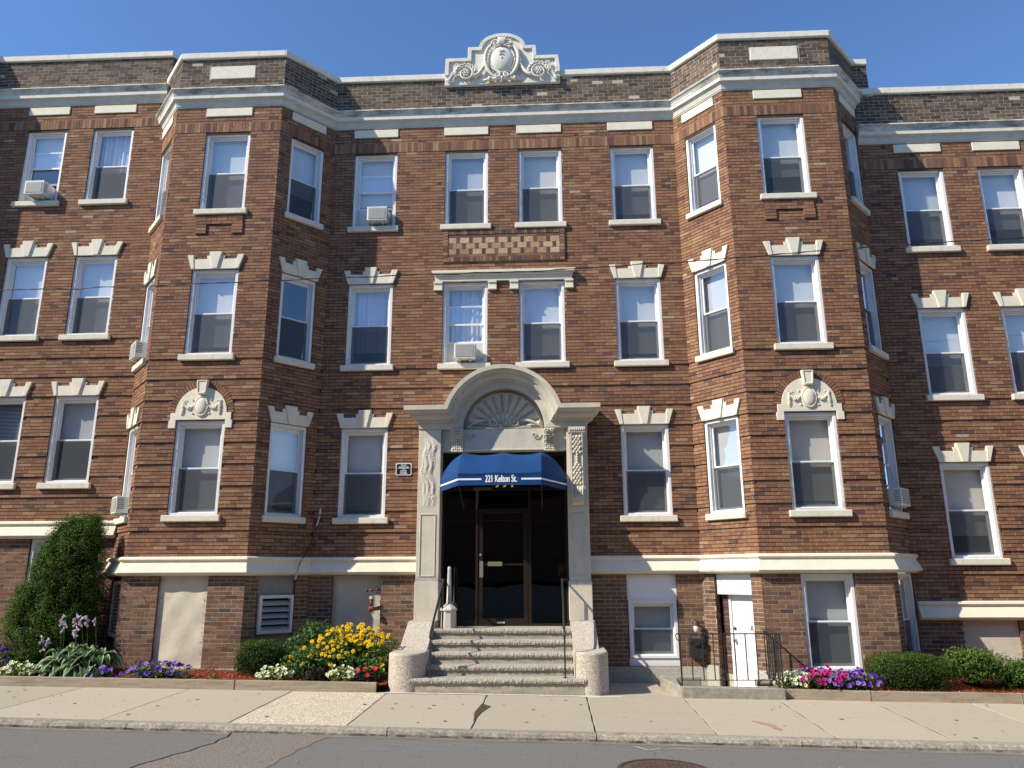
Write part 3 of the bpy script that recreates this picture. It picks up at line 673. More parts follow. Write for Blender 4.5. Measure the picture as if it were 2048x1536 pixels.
t=MB(); t.fbox(RS[0],rx(7.24),rx(8.21),.06,.1,.0,1.2); adopt(t.build('plaster_infill',m_plaster,None),right)

# ------------------------------------------------------------------ carved doorway
CX,CZ=-.855,4.72
ps=MB()
for a,b,sg in ((-2.47,-2.045,-1),(.335,.725,1)):
    ps.box(a,b,-.33,.02,1.88,4.70); ps.box(a-.012,b+.012*(sg>0)+.004,-.345,.02,1.20,1.885)
    pa,pb=a+.06,b-.07
    for q in ((pa,pa+.018,1.97,3.10),(pb-.018,pb,1.97,3.10),(pa+.0185,pb-.0185,3.082,3.10),(pa+.0185,pb-.0185,1.97,1.988)): ps.box(q[0],q[1],-.343,-.325,q[2],q[3])
ps.box(-2.045,.335,-.25,.02,4.29,4.705); ps.box(-2.045,.335,-.262,-.24,4.288,4.325)
for sg in (-1,1): ps.box(*sorted((CX+sg*.79,CX+sg*1.10)),-.25,.02,4.7,5.0)
surround=P(ps,'door_surround',m_portal,bevel=.008)
def sub(mb,name,m,parent,**k): return mb.build(name,m,parent,**k)
# broken scar of the missing console
sc=MB(); n=22;k=60;g=[]
for j in range(k+1):
    w=.5+.5*math.sin(j*.35)*.25
    for i in range(n+1):
        u=i/n;v=j/k; e=min(u,1-u)*6; e2=min(v,1-v)*8
        hgt=.018*min(1,e)*min(1,e2)*(.5+.9*random.random()*.5+.4*math.sin(i*.8+j*.21)*math.cos(j*.17))
        g.append((-2.40+.26*u+.03*math.sin(v*9)+.02*math.sin(v*23),-.331-max(0,hgt),3.22+1.32*v))
sc.mesh(g,[(j*(n+1)+i,j*(n+1)+i+1,(j+1)*(n+1)+i+1,(j+1)*(n+1)+i) for j in range(k) for i in range(n)])
sub(sc,'broken_console_scar',m_portal,surround)
prof=[(0,-.12),(0,-.345),(.010,-.352),(.118,-.356),(.118,-.40),(.130,-.412),(.150,-.412),(.150,-.440),(.158,-.475),(.180,-.510),(.212,-.532),(.235,-.536),(.235,-.575),(.255,-.580),(.262,-.605),(.280,-.630),(.298,-.640),(.300,-.668),(.378,-.672),(.382,-.655),(.395,-.30),(.41,0)]
rows=[]
for p,y in prof:
    z=4.70+1.06*p; rr=.78+p; dzz=z-CZ; a0=math.asin(max(-1,min(1,dzz/rr))); e=max(0,-y-.33)
    xl,xr=-2.46-e*.75,.715+e*.75
    row=[(xl,.0,z),(xl,y,z),(CX-rr*math.cos(a0),y,z)]
    N=56
    for i in range(1,N): a=PI-a0-(PI-2*a0)*i/N; row.append((CX+rr*math.cos(a),y,CZ+rr*math.sin(a)))
    row+=[(CX+rr*math.cos(a0),y,z),(xr,y,z),(xr,0,z)]
    rows.append(row)
ar=MB(); m=len(rows[0]); v=[q for r_ in rows for q in r_]
ar.mesh(v,[(j*m+i,j*m+i+1,(j+1)*m+i+1,(j+1)*m+i) for j in range(len(rows)-1) for i in range(m-1)])
sub(ar,'arched_cornice',m_portal,surround)
# scallop shell in the tympanum
sh=MB(); nt_,nr_=180,26; v=[]
for j in range(nr_+1):
    rr=.775*j/nr_
    for i in range(nt_+1):
        a=PI*i/nt_; fl_=abs(math.sin(a*23/2*1.0)); fl2=abs(math.sin(a*17/2))
        edge=.700-.014*abs(math.sin(a*23/2))
        if rr<.30: y=-.165-.045*fl2*(rr/.30)
        elif rr<edge: y=-.105-.075*fl_*min(1,(rr-.25)/.25)-.03*(rr/.7)**2
        elif rr<.735: y=-.185
        else: y=-.12
        v.append((CX+rr*math.cos(a),y,CZ+rr*math.sin(a)))
w_=nt_+1; sh.mesh(v,[(j*w_+i,j*w_+i+1,(j+1)*w_+i+1,(j+1)*w_+i) for j in range(nr_) for i in range(nt_)])
sub(sh,'scallop_shell',m_portal,surround)
def spiral(mb,c,r0,r1,turns,a0,y,rad,sg=1,n=40):
    mb.tube([(c[0]+sg*(r0+(r1-r0)*i/n)*math.cos(a0+turns*2*PI*i/n),y-.012*math.sin(PI*i/n),c[1]+(r0+(r1-r0)*i/n)*math.sin(a0+turns*2*PI*i/n)) for i in range(n+1)],[rad*(1-.55*i/n) for i in range(n+1)],7)
sw=MB()
for sg in (-1,1):
    spiral(sw,(CX+sg*.215,CZ+.13),.085,.015,1.5,PI*.95,-.20,.018,sg)
    sw.tube([(CX+sg*(.72-.42*t),-.19,CZ+.035+.13*math.sin(t*PI*.62)) for t in [i/16 for i in range(17)]],[.012+.022*math.sin(i/16*PI) for i in range(17)],8)
    for i in range(7): ball(sw,(CX+sg*(.33+.03*i),-.19,CZ+.03+.012*math.sin(i)),.018)
    spiral(sw,(CX+sg*.58,4.575),.05,.008,1.6,PI*.1,-.262,.011,-sg)
    sw.tube([(CX+sg*(.60+.12*t),-.262,4.53-.05*math.sin(t*PI)+.07*t) for t in [i/10 for i in range(11)]],.009,6)
for i in range(9): ball(sw,(CX+random.uniform(-.09,.09),-.20,CZ+.04+.02*i),.03*(1-i*.06),1,.6,1)
sw.tube([(CX-.74,-.2,CZ+.012),(CX+.74,-.2,CZ+.012)],.012,6)
sub(sw,'scroll_ornament',m_portal,surround,smooth=True)
def bracket(x0,x1,z0,z1,y0,proj,name):
    b=MB(); n=20; pr=[]
    for i in range(n+1):
        t=i/n; pr.append((y0-proj*(.30+.70*t**1.6)+.02*math.sin(t*PI*2),z0+(z1-z0)*t))
    pr[0]=(y0-.35*proj,z0); v=[(x0,y,z) for y,z in pr]+[(x1,y,z) for y,z in pr]; 
    b.mesh(v,[(i,i+n+1,i+n+2,i+1) for i in range(n)])
    b.mesh([(x0,y0+.03,z0)]+[(x0,y,z) for y,z in pr]+[(x0,y0+.03,z1)],[tuple(range(n+3))[::-1]]); b.mesh([(x1,y0+.03,z0)]+[(x1,y,z) for y,z in pr]+[(x1,y0+.03,z1)],[tuple(range(n+3))])
    b.mesh([(x0,y0+.03,z0),(x1,y0+.03,z0),(x1,pr[0][0],z0),(x0,pr[0][0],z0)],[(0,1,2,3)])
    c=(x0+x1)/2; hw=(x1-x0)/2
    o=sub(b,name,m_portal,surround)
    l=MB()
    for i in range(2,n-1,2):
        y,z=pr[i]
        for sg in (-1,1):
            for q in (.35,.72):
                ball(l,(c+sg*hw*q*(1 if i%4 else .8),y-.004,z+random.uniform(-.01,.01)),.026,.9,.55,1.1)
        ball(l,(c,y-.01,z),.02,.8,.7,1.3)
    for sg in (-1,1): spiral(l,(c+sg*hw*.5,z1-.05),.035,.008,1.3,0,pr[-3][0]-.01,.012,sg,24)
    sub(l,'acanthus_leaf',m_portal,o,smooth=True) if False else l.build('acanthus_leaf',m_portal,surround,smooth=True)
bracket(-1.855,-1.630,4.275,4.69,-.25,.17,'bracket'); bracket(-.082,.115,4.275,4.69,-.25,.17,'bracket')
# long console with overlapping scales on the right pilaster
cs=MB(); x0,x1=.385,.665
pts=[(-.33-.03,3.24),(-.33-.075,3.27),(-.33-.085,3.38),(-.33-.06,3.52),(-.33-.045,3.60),(-.33-.06,3.9),(-.33-.09,4.25),(-.33-.13,4.52),(-.33-.14,4.58)]
for k in range(len(pts)-1):
    (ya,za),(yb,zb)=pts[k],pts[k+1]; ta=.04*(1-min(1,(za-3.24)/.3)); tb=.04*(1-min(1,(zb-3.24)/.3))
    cs.mesh([(x0+ta,ya,za),(x1-ta,ya,za),(x1-tb,yb,zb),(x0+tb,yb,zb),(x0+ta,-.32,za),(x1-ta,-.32,za),(x1-tb,-.32,zb),(x0+tb,-.32,zb)],[(0,1,2,3),(4,0,3,7),(1,5,6,2)])
cs.box(x0-.015,x1+.015,-.49,-.30,4.58,4.69)
for a in (x0+.028,x1-.05):
    cs.tube([(a+.011,y-.006,z) for y,z in pts[3:]],.012,6)
con=sub(cs,'console',m_portal,surround)
sl=MB(); z=4.5
rowi=0
while z>3.62:
    t=(z-3.6)/.95; y=-.33-.045-.085*t
    wd=1 if 4.0<z<4.2 else (2 if rowi%2 else 3)
    for q in range(wd): ball(sl,((x0+x1)/2+(q-(wd-1)/2)*.062,y-.004,z+random.uniform(-.006,.006)),.036,.9,.45,1.05)
    z-=.048; rowi+=1
for i in range(7): ball(sl,(x0+.02+i*.04,-.495,4.635),.022,.8,.6,1.6)
for i in range(5):
    sl.tube([(x0+.05+i*.045,-.415,3.56),(x0+.055+i*.042,-.425,3.40),(x0+.07+i*.035,-.40,3.27)],.014,6)
sl.build('scale_carving',m_portal,surround,smooth=True)

# ---- entrance door and sidelights
dd=MB(); Y0,Y1=-.02,.05
def bar(a,b,c,d,y0=Y0,y1=Y1): dd.box(a,b,y0,y1,c,d)
bar(-2.045,-2.0,1.085,4.29); bar(.285,.335,1.085,4.29); bar(-1.40,-1.355,1.085,3.56); bar(-.415,-.36,1.085,3.56); bar(-2.0,.285,3.56,3.62); bar(-1.355,-.415,3.16,3.22)
bar(-2.0,-1.40,1.085,1.19); bar(-.36,.285,1.085,1.13); bar(-2.0,.285,4.22,4.29)
for a in (-1.62,-.09): bar(a-.02,a+.02,3.62,4.22)
ent=P(dd,'entrance_frame',m_bronze,bevel=.003)
q=MB(); ring(q,W0,-1.35,-.42,1.095,3.155,.085,-.005,.04,.125,.022); q.box(-1.265,-.505,-.0,.03,2.17,2.20); q.build('entrance_door',m_bronze,ent,bevel=.003)
q=MB()
for a,b,c,d in ((-1.265,-.505,1.22,3.13),(-2.0,-1.40,1.19,3.56),(-.36,.285,1.13,3.56),(-2.0,.285,3.62,4.22)): q.face([(a,.02,c),(b,.02,c),(b,.02,d),(a,.02,d)])
q.build('door_glass',m_doorglass,ent)
q=MB(); q.box(-1.318,-1.252,-.075,-.055,1.955,2.245); q.box(-1.30,-1.27,-.06,-.0,1.98,2.02); q.box(-1.30,-1.27,-.06,-.0,2.18,2.22); q.build('pull_handle',m_chrome,ent,bevel=.004)
q=MB(); lathe(q,(-1.305,-.005,2.36),(0,-1,0),[(0,.022),(.015,.022),(.018,.012)]); q.build('lock_cylinder',m_chrome,ent)
q=MB(); q.box(-1.17,-.90,-.028,-.001,2.155,2.235); q.build('mail_slot',mat('dull_brass',(.26,.225,.15),.5,.4,metal=.5),ent,bevel=.004)
q=MB(); q.box(-1.0,-.86,-.008,-.004,1.135,1.165); q.build('kick_label',m_white_paint,ent)
def text(name,body,loc,size,m,parent,sx=1,off=0,ext=.002,al='CENTER',sp=1,shear=0,bold=0):
    cu=bpy.data.curves.new(name,'FONT'); cu.body=body; cu.size=size; cu.extrude=ext; cu.align_x=al; cu.align_y='CENTER'; cu.offset=off; cu.space_character=sp; cu.shear=shear
    o=bpy.data.objects.new('t',cu); COL.objects.link(o); bpy.context.view_layer.update()
    me=bpy.data.meshes.new_from_object(o.evaluated_get(bpy.context.evaluated_depsgraph_get())); bpy.data.objects.remove(o)
    for vv in me.vertices: x,y,z=vv.co; vv.co=(loc[0]+x*sx,loc[1]-z,loc[2]+y)
    if bold:                       # thicker strokes: the same letters again, a hair to either side
        V=[tuple(v.co) for v in me.vertices]; F=[tuple(p.vertices) for p in me.polygons]; n=len(V)
        me=bpy.data.meshes.new(name); me.from_pydata([(x+dx,y-dy,z+dz) for dx,dy,dz in ((-bold,0,0),(bold,.0006,0),(0,.0012,bold*.5),(0,.0018,-bold*.5)) for x,y,z in V],[],[tuple(i+k*n for i in f) for k in range(4) for f in F])
    me.materials.clear(); me.materials.append(m); r=bpy.data.objects.new(name,me); COL.objects.link(r); r.parent=parent; return r
text('house_number','221',(CX,.012,3.665),.26,m_gold,ent,sx=.95,off=.008,sp=1.15)
lb=MB(); lb.box(-2.05,.34,.06,.08,1.0,1.07); lb.box(-2.1,.4,.06,3.0,1.03,1.075); lb.box(-2.12,-2.08,.06,3,1.0,4.6); lb.box(.36,.40,.06,3,1.0,4.6); lb.box(-2.1,.4,.06,3,4.4,4.5); lb.box(-2.1,.4,2.95,3,1,4.5)
lb.box(-1.9,-.1,1.5,1.52,1.07,3.2)
P(lb,'lobby',mat('dim_lobby',(.03,.027,.024),.8,.1))

# ------------------------------------------------------------------ front steps
st=thing('front_steps','granite front steps with curved speckled cheek walls below the carved doorway','steps',(-.85,-1.2,.2))
A=lambda mb,name,m,root,**k: adopt(mb.build(name,m,None,**k),root)
tr=[(-.75,1.088),(-1.05,.922),(-1.35,.752),(-1.65,.582),(-1.98,.430)]
def rough_slab(x0,x1,y0,y1,z0,z1,nx=150):
    """granite tread with a split, uneven nosing"""
    mb=MB(); n=nx; v=[]
    for i in range(n+1):
        x=x0+(x1-x0)*i/n; j=[random.gauss(0,.0042) for _ in range(4)]
        v+=[(x,y1,z1),(x,y0+.02,z1+random.gauss(0,.001)),(x,y0+.004+j[0],z1-.008+j[1]*.4),(x,y0-.006+j[2],(z0+z1)/2+j[1]),(x,y0+.004+j[3],z0+.006),(x,y0+.03,z0),(x,y1,z0)]
    k=7; mb.mesh(v,[(i*k+j,(i+1)*k+j,(i+1)*k+j+1,i*k+j+1) for i in range(n) for j in range(k-1)]+[tuple(range(k)),tuple(n*k+j for j in range(k))[::-1]])
    return mb
xs=[(-2.10,.36),(-2.10,.36),(-2.08,.36),(-2.10,.36),(-2.27,.52)]
for (y,z),(a,b) in zip(tr,xs): A(rough_slab(a,b,y,-.0 if z>1 else y+.36,z-.075,z),'tread',m_step,st)
ri=MB()
for k,((y,z),(a,b)) in enumerate(zip(tr,xs)):
    zl=tr[k+1][1] if k<4 else .10
    n=30; v=[]
    for i in range(n+1):
        x=a+.03+(b-a-.06)*i/n; e=.006*math.sin(i*.9+k)+random.uniform(-.003,.003); v+=[(x,y+.035+e,z-.07),(x,y+.033-e,(zl+z)/2),(x,y+.03+e*(1.5 if k==4 else .5),zl-.01)]
    ri.mesh(v,[(i*3+j,(i+1)*3+j,(i+1)*3+j+1,i*3+j+1) for i in range(n) for j in range(2)])
ri.box(-2.08,.34,-.7,.0,.1,1.0); A(ri,'riser',m_riser,st)
def cheek(xa,xb,xi,cyl):
    """wall with a rounded front drum and a concave sweep up to the plinth"""
    mb=MB(); cx,cy,rr,zt=cyl
    n=28; ring_=[(cx+rr*math.cos(PI+PI*i/n),cy+rr*math.sin(PI+PI*i/n)) for i in range(n+1)]
    ring_=[(cx-rr,-.9)]+ring_+[(cx+rr,-.9)]
    v=[];k=len(ring_)
    for off,z in ((0,-.1),(0,zt-.03),(.012,zt-.008),(.035,zt)):
        for x,y in ring_: v.append((cx+(x-cx)*(1-off/rr),y+off*(y<cy),z))
    mb.mesh(v,[(j*k+i,j*k+i+1,(j+1)*k+i+1,(j+1)*k+i) for j in range(3) for i in range(k-1)]+[tuple(3*k+i for i in range(k))])
    n=18; pr=[]
    for i in range(n+1):
        t=i/n; y=-1.42+t*.87; z=zt-.01+(1.20-zt)*(t**1.25)*(1+.12*math.sin(t*PI)) if t<.92 else 1.20
        pr.append((y,min(z,1.20)))
    pr+=[(-.10,1.20)]
    v=[(xa,y,z) for y,z in pr]+[(xb,y,z) for y,z in pr]+[(xa,y,.0) for y,z in pr]+[(xb,y,.0) for y,z in pr]; q=len(pr)
    mb.mesh(v,[(i,i+q,i+q+1,i+1) for i in range(q-1)]+[(i,i+1,i+1+2*q,i+2*q) for i in range(q-1)]+[(i+q,i+3*q,i+1+3*q,i+1+q) for i in range(q-1)])
    A(mb,'cheek_wall',m_speck,st)
cheek(-2.535,-2.07,0,(-2.325,-1.70,.295,.80)); cheek(.345,.765,0,(.615,-1.70,.272,.815))
pl=MB(); pl.box(-2.54,-2.165,-.40,-.0,1.085,1.205); pl.box(-2.16,-2.05,-.34,0,1.0,1.205); pl.box(.335,.765,-.40,-.0,1.085,1.205); A(pl,'plinth',m_granite,st,bevel=.008)

# ---- handrails (one each side)
def rail(name,label,x,sg):
    root=thing(name,label,'handrail',(x,-1.9,.43),'handrails of the front steps')
    r=MB(); top=[(x+sg*.10,-.34,1.90),(x+sg*.02,-.40,1.915),(x,-.47,1.915),(x,-.55,1.885),(x,-1.80,1.165),(x,-1.90,1.105),(x,-1.93,1.06),(x,-1.915,1.02)]
    r.tube(top,.019,10); A(r,'rail',m_iron,root,smooth=True)
    for y,z0,z1 in ((-1.88,.43,1.115),(-.56,1.085,1.88)):
        p=MB(); p.box(x-.012,x+.012,y-.012,y+.012,z0,z1); lathe(p,(x,y,z0),(0,0,1),[(0,.035),(.008,.035),(.012,.02)]); A(p,'post',m_iron,root)
rail('handrail','black iron handrail on the left of the granite steps, beside the beige ash receptacle',-1.93,-1)
rail('handrail','black iron handrail on the right of the granite steps, beside the long carved console',.20,1)
# ---- ash receptacle
ar_=thing('ash_receptacle','beige plastic cigarette receptacle with thin neck, on the top step left of the door','ash receptacle',(-1.83,-.46,1.088))
b=MB()
def oct_(c,prof,seg=8,mb=None,rot=PI/8):
    v=[(c[0]+r_*math.cos(rot+2*PI*k/seg),c[1]+r_*math.sin(rot+2*PI*k/seg),c[2]+z) for z,r_ in prof for k in range(seg)]; n=len(prof)
    mb.mesh(v,[(i*seg+k,i*seg+(k+1)%seg,(i+1)*seg+(k+1)%seg,(i+1)*seg+k) for i in range(n-1) for k in range(seg)]+[tuple(range(seg)),tuple(range((n-1)*seg,n*seg))])
oct_((-1.83,-.46,1.088),[(0,.142),(.02,.145),(.30,.138)],mb=b); A(b,'base',m_ash,ar_,bevel=.006)
b=MB(); oct_((-1.83,-.46,1.388),[(0,.160),(.02,.162),(.035,.150),(.105,.065),(.125,.048)],mb=b); A(b,'lid',m_ash,ar_,bevel=.004)
b=MB(); lathe(b,(-1.83,-.46,1.50),(0,0,1),[(0,.046),(.3,.040),(.58,.032),(.60,.034),(.635,.030),(.65,.012)],18); A(b,'neck',m_ash,ar_,smooth=True)

# ------------------------------------------------------------------ blue awning
aw=thing('awning','royal blue canvas awning lettered 221 Kelton St. over the dark glass entrance','awning',(CX,-.35,3.5))
TL,TR=(-1.594,-.34,4.235),(-.138,-.34,4.235); FZ=3.722; FY=-1.30; VZ=3.515
def prof_(t): # horizontal share, vertical share
    return (math.sin(t*PI/2)**1.05*.55+t*.45, (1-math.cos(t*PI/2))*.62+t*.38)
cv=MB(); n=14; m_=24; v=[]
for j in range(n+1):
    h,z=prof_(j/n)
    for i in range(m_+1):
        u=i/m_; x=TL[0]+(TR[0]-TL[0])*u; sag=.048*abs(math.sin(2*PI*u))*(1-j/n)**1.2
        v.append((x,-.34+(FY+.34)*h,4.235-(4.235-FZ)*z-sag))
w_=m_+1; cv.mesh(v,[(j*w_+i,j*w_+i+1,(j+1)*w_+i+1,(j+1)*w_+i) for j in range(n) for i in range(m_)])
for T,wx in ((TL,-2.035),(TR,.325)):
    v=[]
    for j in range(n+1):
        h,z=prof_(j/n)
        for i in range(9):
            u=i/8; ex=T[0]+(wx-T[0])*u; ey=FY+(-.345-FY)*u; e=1-.03*math.sin(PI*u)*math.sin(PI*j/n)
            v.append((T[0]+(ex-T[0])*h*e,-.34+(ey+.34)*h*e,4.235-(4.235-FZ)*z))
    cv.mesh(v,[(j*9+i,j*9+i+1,(j+1)*9+i+1,(j+1)*9+i) for j in range(n) for i in range(8)])
A(cv,'canopy',m_awning,aw,smooth=True)
vl=MB()
pl_=[(-2.035,-.345),(TL[0],FY),(TR[0],FY),(.325,-.345)]
for a,b in zip(pl_[:-1],pl_[1:]): vl.face([(a[0],a[1],VZ),(b[0],b[1],VZ),(b[0],b[1],FZ),(a[0],a[1],FZ)])
A(vl,'valance',m_awning,aw)
sp_=MB()
def vstrip(a,b,z0,z1,e=.004):
    t=Vector((b[0]-a[0],b[1]-a[1])).normalized(); nx_,ny_=t.y*e,-t.x*e
    sp_.face([(a[0]+nx_,a[1]+ny_,z0),(b[0]+nx_,b[1]+ny_,z0),(b[0]+nx_,b[1]+ny_,z1),(a[0]+nx_,a[1]+ny_,z1)])
zz=(3.606,3.636)
vstrip(pl_[0],pl_[1],*zz); vstrip(pl_[2],pl_[3],*zz); vstrip(pl_[1],(-1.185,FY),*zz); vstrip((-.488,FY),pl_[2],*zz)
A(sp_,'white_stripe',m_white_paint,aw)
tx=text('lettering','221 Kelton St.',(CX+.015,FY-.004,3.622),.172,m_white_paint,None,sx=.545,ext=.001,sp=1.02,bold=.0055); adopt(tx,aw)
fr_=MB()
for a,b in zip(pl_[:-1],pl_[1:]): fr_.tube([(a[0],a[1]+.02,VZ+.03),(b[0],b[1]+.02,VZ+.03)],.012,6)
for T,e in ((TL,pl_[1]),(TR,pl_[2])): fr_.tube([(T[0],-.30,3.2),(e[0],FY+.03,VZ+.04)],.011,6); 
A(fr_,'frame',m_iron,aw)

# ------------------------------------------------------------------ roof cartouche
cr=thing('parapet_cartouche','stepped white stone cartouche with oval shield and scrolls standing on the parapet','stone ornament',(-.89,-.1,12.4))
o_=[(-2.150,12.39),(.375,12.39),(.375,12.72),(.345,13.045),(-.13,13.045),(-.145,13.31),(-.37,13.31)]
cxx=-.885; arc=[(cxx+.505*math.cos(a),13.31+.33*math.sin(a)) for a in [PI*i/22 for i in range(1,22)]]
out=o_+arc+[(-1.40,13.31),(-1.64,13.31),(-1.645,13.04),(-2.13,13.04)]
fz=frame((0,0),(1,0))
c=MB(); c.prism(out,fz,-.07,.12); A(c,'slab',m_white_stone,cr,bevel=.01)
bo=MB()
def edge(pts,w,d):
    """raised border following the stepped outline on its inner side"""
    P_=[Vector(p) for p in pts]
    L=[]
    for i,p in enumerate(P_):
        a=P_[max(i-1,0)]; b=P_[min(i+1,len(P_)-1)]
        t1=(p-a).normalized() if i>0 else (b-p).normalized(); t2=(b-p).normalized() if i<len(P_)-1 else t1
        n1=Vector((-t1.y,t1.x)); n2=Vector((-t2.y,t2.x)); m=(n1+n2).normalized(); L.append(p+m*w/max(.35,m.dot(n1)))
    for i in range(len(P_)-1): bo.prism([tuple(P_[i]),tuple(P_[i+1]),tuple(L[i+1]),tuple(L[i])],fz,-.07-d,-.05)
edge([(.375,12.62)]+out[2:]+[(-2.148,12.62)],.085,.045); A(bo,'border',m_white_stone,cr,bevel=.008)
sh=MB(); sx_,sz_=-.890,12.965; v=[];n=36;m=8
for j in range(m+1):
    rr=j/m
    for i in range(n): a=2*PI*i/n; v.append((sx_+.262*rr*math.cos(a),-.115-.10*math.sqrt(max(0,1-rr*rr)),sz_+.315*rr*math.sin(a)*(1-.06*math.cos(2*a))))
sh.mesh(v,[(j*n+i,(j+1)*n+i,(j+1)*n+(i+1)%n,j*n+(i+1)%n) for j in range(m) for i in range(n)]); A(sh,'shield',m_white_stone,cr,smooth=True)
rg=MB()
rg.tube([(sx_+.275*math.cos(2*PI*i/40),-.125,sz_+.33*math.sin(2*PI*i/40)) for i in range(41)],.022,8)
for sg in (-1,1):
    rg.tube([(sx_+sg*(.365+.015*math.sin(a))*math.cos(a),-.13-.02*math.cos(a),sz_-.02+.47*math.sin(a)) for a in [PI*(-.43+.86*i/30) for i in range(31)]],[.022+.022*math.cos(PI*(i/30-.5)) for i in range(31)],9)
    spiral(rg,(sx_+sg*.135,sz_+.375),.085,.014,1.6,-.3,-.17,.026,sg); spiral(rg,(sx_+sg*.10,sz_-.42),.07,.012,1.5,PI*.5,-.16,.024,sg)
    for k in range(9):
        a=-.95+k*.235; ball(rg,(sx_+sg*.322*math.cos(a),-.135,sz_+.40*math.sin(a)),.016,1,.6,1)
A(rg,'scroll_frame',m_white_stone,cr,smooth=True)
cw=MB()
for i in (-2,-1,0,1,2):
    cw.tube([(sx_+i*.012,-.19,sz_+.30),(sx_+i*.028,-.21,sz_+.42),(sx_+i*.040,-.18,sz_+.52)],[.018,.026,.012],7)
A(cw,'shell_crown',m_white_stone,cr,smooth=True)
dp=MB()
for x,z,a in ((0,.06,0),(-.03,.15,.6),(.03,.15,-.6),(0,.14,0),(-.028,.05,.6),(.028,.05,-.6),(0,-.03,0)):
    dp.tube([(sx_+x*.6,-.215,sz_+z+.045),(sx_+x*1.3,-.222,sz_+z+.01),(sx_+x*1.7,-.212,sz_+z-.03)],[.005,.012,.004],6)
A(dp,'husk_pendant',m_grimy,cr,smooth=True)
for sg,rx_ in ((-1,-1.680),(1,-.085)):
    a_=MB(); z=12.635
    spiral(a_,(rx_,z),.185,.085,1.35,PI*.1 ,-.12,.030,sg,60)
    for k in range(6):
        an=k*PI/3; a_.tube([(rx_+.02*math.cos(an),-.13,z+.02*math.sin(an)),(rx_+.055*math.cos(an),-.15,z+.055*math.sin(an)),(rx_+.082*math.cos(an),-.12,z+.082*math.sin(an))],[.012,.026,.010],6)
    ball(a_,(rx_,-.15,z),.026)
    for k in range(16):
        an=PI*(.05+.062*k); rr=.195+.02*(k%2)
        a_.tube([(rx_+rr*math.cos(an)*.9,-.11,z+rr*math.sin(an)*.9),(rx_+(rr+.03)*math.cos(an+.15),-.15,z+(rr+.02)*math.sin(an+.15)),(rx_+(rr+.055)*math.cos(an+.35),-.105,z+(rr+.02)*math.sin(an+.35))],[.022,.026,.006],6)
    for k in range(14):
        t=k/13; px=rx_-sg*(.20+.20*t)*(-1); 
        a_.tube([(rx_+sg*(.20+.18*t),-.11,z-.02-.18*t+.05*math.sin(t*6)),(rx_+sg*(.23+.18*t),-.145,z+.03-.16*t+.05*math.sin(t*6)),(rx_+sg*(.26+.17*t),-.10,z+.055-.20*t)],[.016,.022,.006],6)
        a_.tube([(rx_-sg*(.16+.26*t),-.11,z-.10-.03*t+.28*t*t),(rx_-sg*(.19+.25*t),-.145,z-.05+.36*t*t),(rx_-sg*(.23+.22*t),-.10,z-.06+.42*t*t)],[.018,.026,.006],6)
    spiral(a_,(rx_+sg*.375,z-.18),.05,.010,1.3,0,-.12,.020,sg,30); spiral(a_,(rx_-sg*-.30 if False else rx_+sg*.20,z+.205),.045,.010,1.3,0,-.12,.018,sg,30)
    A(a_,'acanthus_scroll',m_white_stone,cr,smooth=True)
br_=MB(); br_.tube([(-1.30,-.12,12.45),(-1.17,-.13,12.47),(-.60,-.13,12.47),(-.47,-.12,12.45)],[.02,.036,.036,.02],10)
for x in (-1.16,-.885,-.61): br_.tube([(x-.02,-.13,12.47),(x+.02,-.13,12.47)],.06,12)
A(br_,'ribbon_bar',m_white_stone,cr,smooth=True)

# ------------------------------------------------------------------ small things on the walls
air_conditioner(W0,-3.505,F3[0]+.075,'boxy air conditioner in the third-floor window left of the paired windows, in the middle house')
air_conditioner(W0,-1.635,F2[0]+.068,'white air conditioner with lined grille directly above the carved door arch')
air_conditioner(LS[2],lx(-10.83),F3[0]+.697+.075,'air conditioner in the top-floor window at the left edge of the photo',out=.22)
air_conditioner(S[0],.63,F2[0]+.07,'air conditioner in the second-floor side window of the left bay, seen edge-on')
air_conditioner(S[0],.63,F1[0]+.07,'air conditioner in the first-floor side window of the left bay, above the arborvitae')
air_conditioner(S[6],.66,F1[0]+.09,'air conditioner in the shaded first-floor side window of the right bay')
pq=thing('wall_plaque','small navy notice plaque with white lettering on the brick left of the doorway','sign',(-2.80,0,3.98))
b=MB(); rr=.03; x0,x1,z0,z1=-2.958,-2.655,3.868,4.100
rc=[(x1-rr+rr*math.cos(a),z0+rr+rr*math.sin(a)) for a in [-PI/2+PI/2*i/5 for i in range(6)]]+[(x1-rr+rr*math.cos(a),z1-rr+rr*math.sin(a)) for a in [PI/2*i/5 for i in range(6)]]+[(x0+rr+rr*math.cos(a),z1-rr+rr*math.sin(a)) for a in [PI/2+PI/2*i/5 for i in range(6)]]+[(x0+rr+rr*math.cos(a),z0+rr+rr*math.sin(a)) for a in [PI+PI/2*i/5 for i in range(6)]]
b.prism(rc,W0,-.022,.0); A(b,'border',m_white_paint,pq)
b=MB(); q=[(x0+.014+(x-x0)*(1-.028/(x1-x0)),z0+.014+(z-z0)*(1-.028/(z1-z0))) for x,z in rc]; b.prism(q,W0,-.025,-.02); A(b,'plate',m_plaque,pq)
for body,z,s,wx in (('PRIVATE',4.058,.042,.62),('RESIDENCES',4.020,.046,.72),('NO',3.985,.026,.8),('SOLICITING',3.955,.034,.62),('TRESPASSING',3.922,.034,.60),('OR LOITERING',3.895,.026,.8)):
    adopt(text('lettering',body,(-2.806,-.026,z),s,m_white_paint,None,sx=wx*1.05,off=.0006,ext=.0005),pq)
b=MB(); b.box(-2.93,-2.685,-.0265,-.024,3.999,4.004); A(b,'rule',m_white_paint,pq)
lp_=thing('wall_lamp','small brown metal wall lantern with clear jar beside the white side door','wall lamp',(2.585,-.05,1.12))
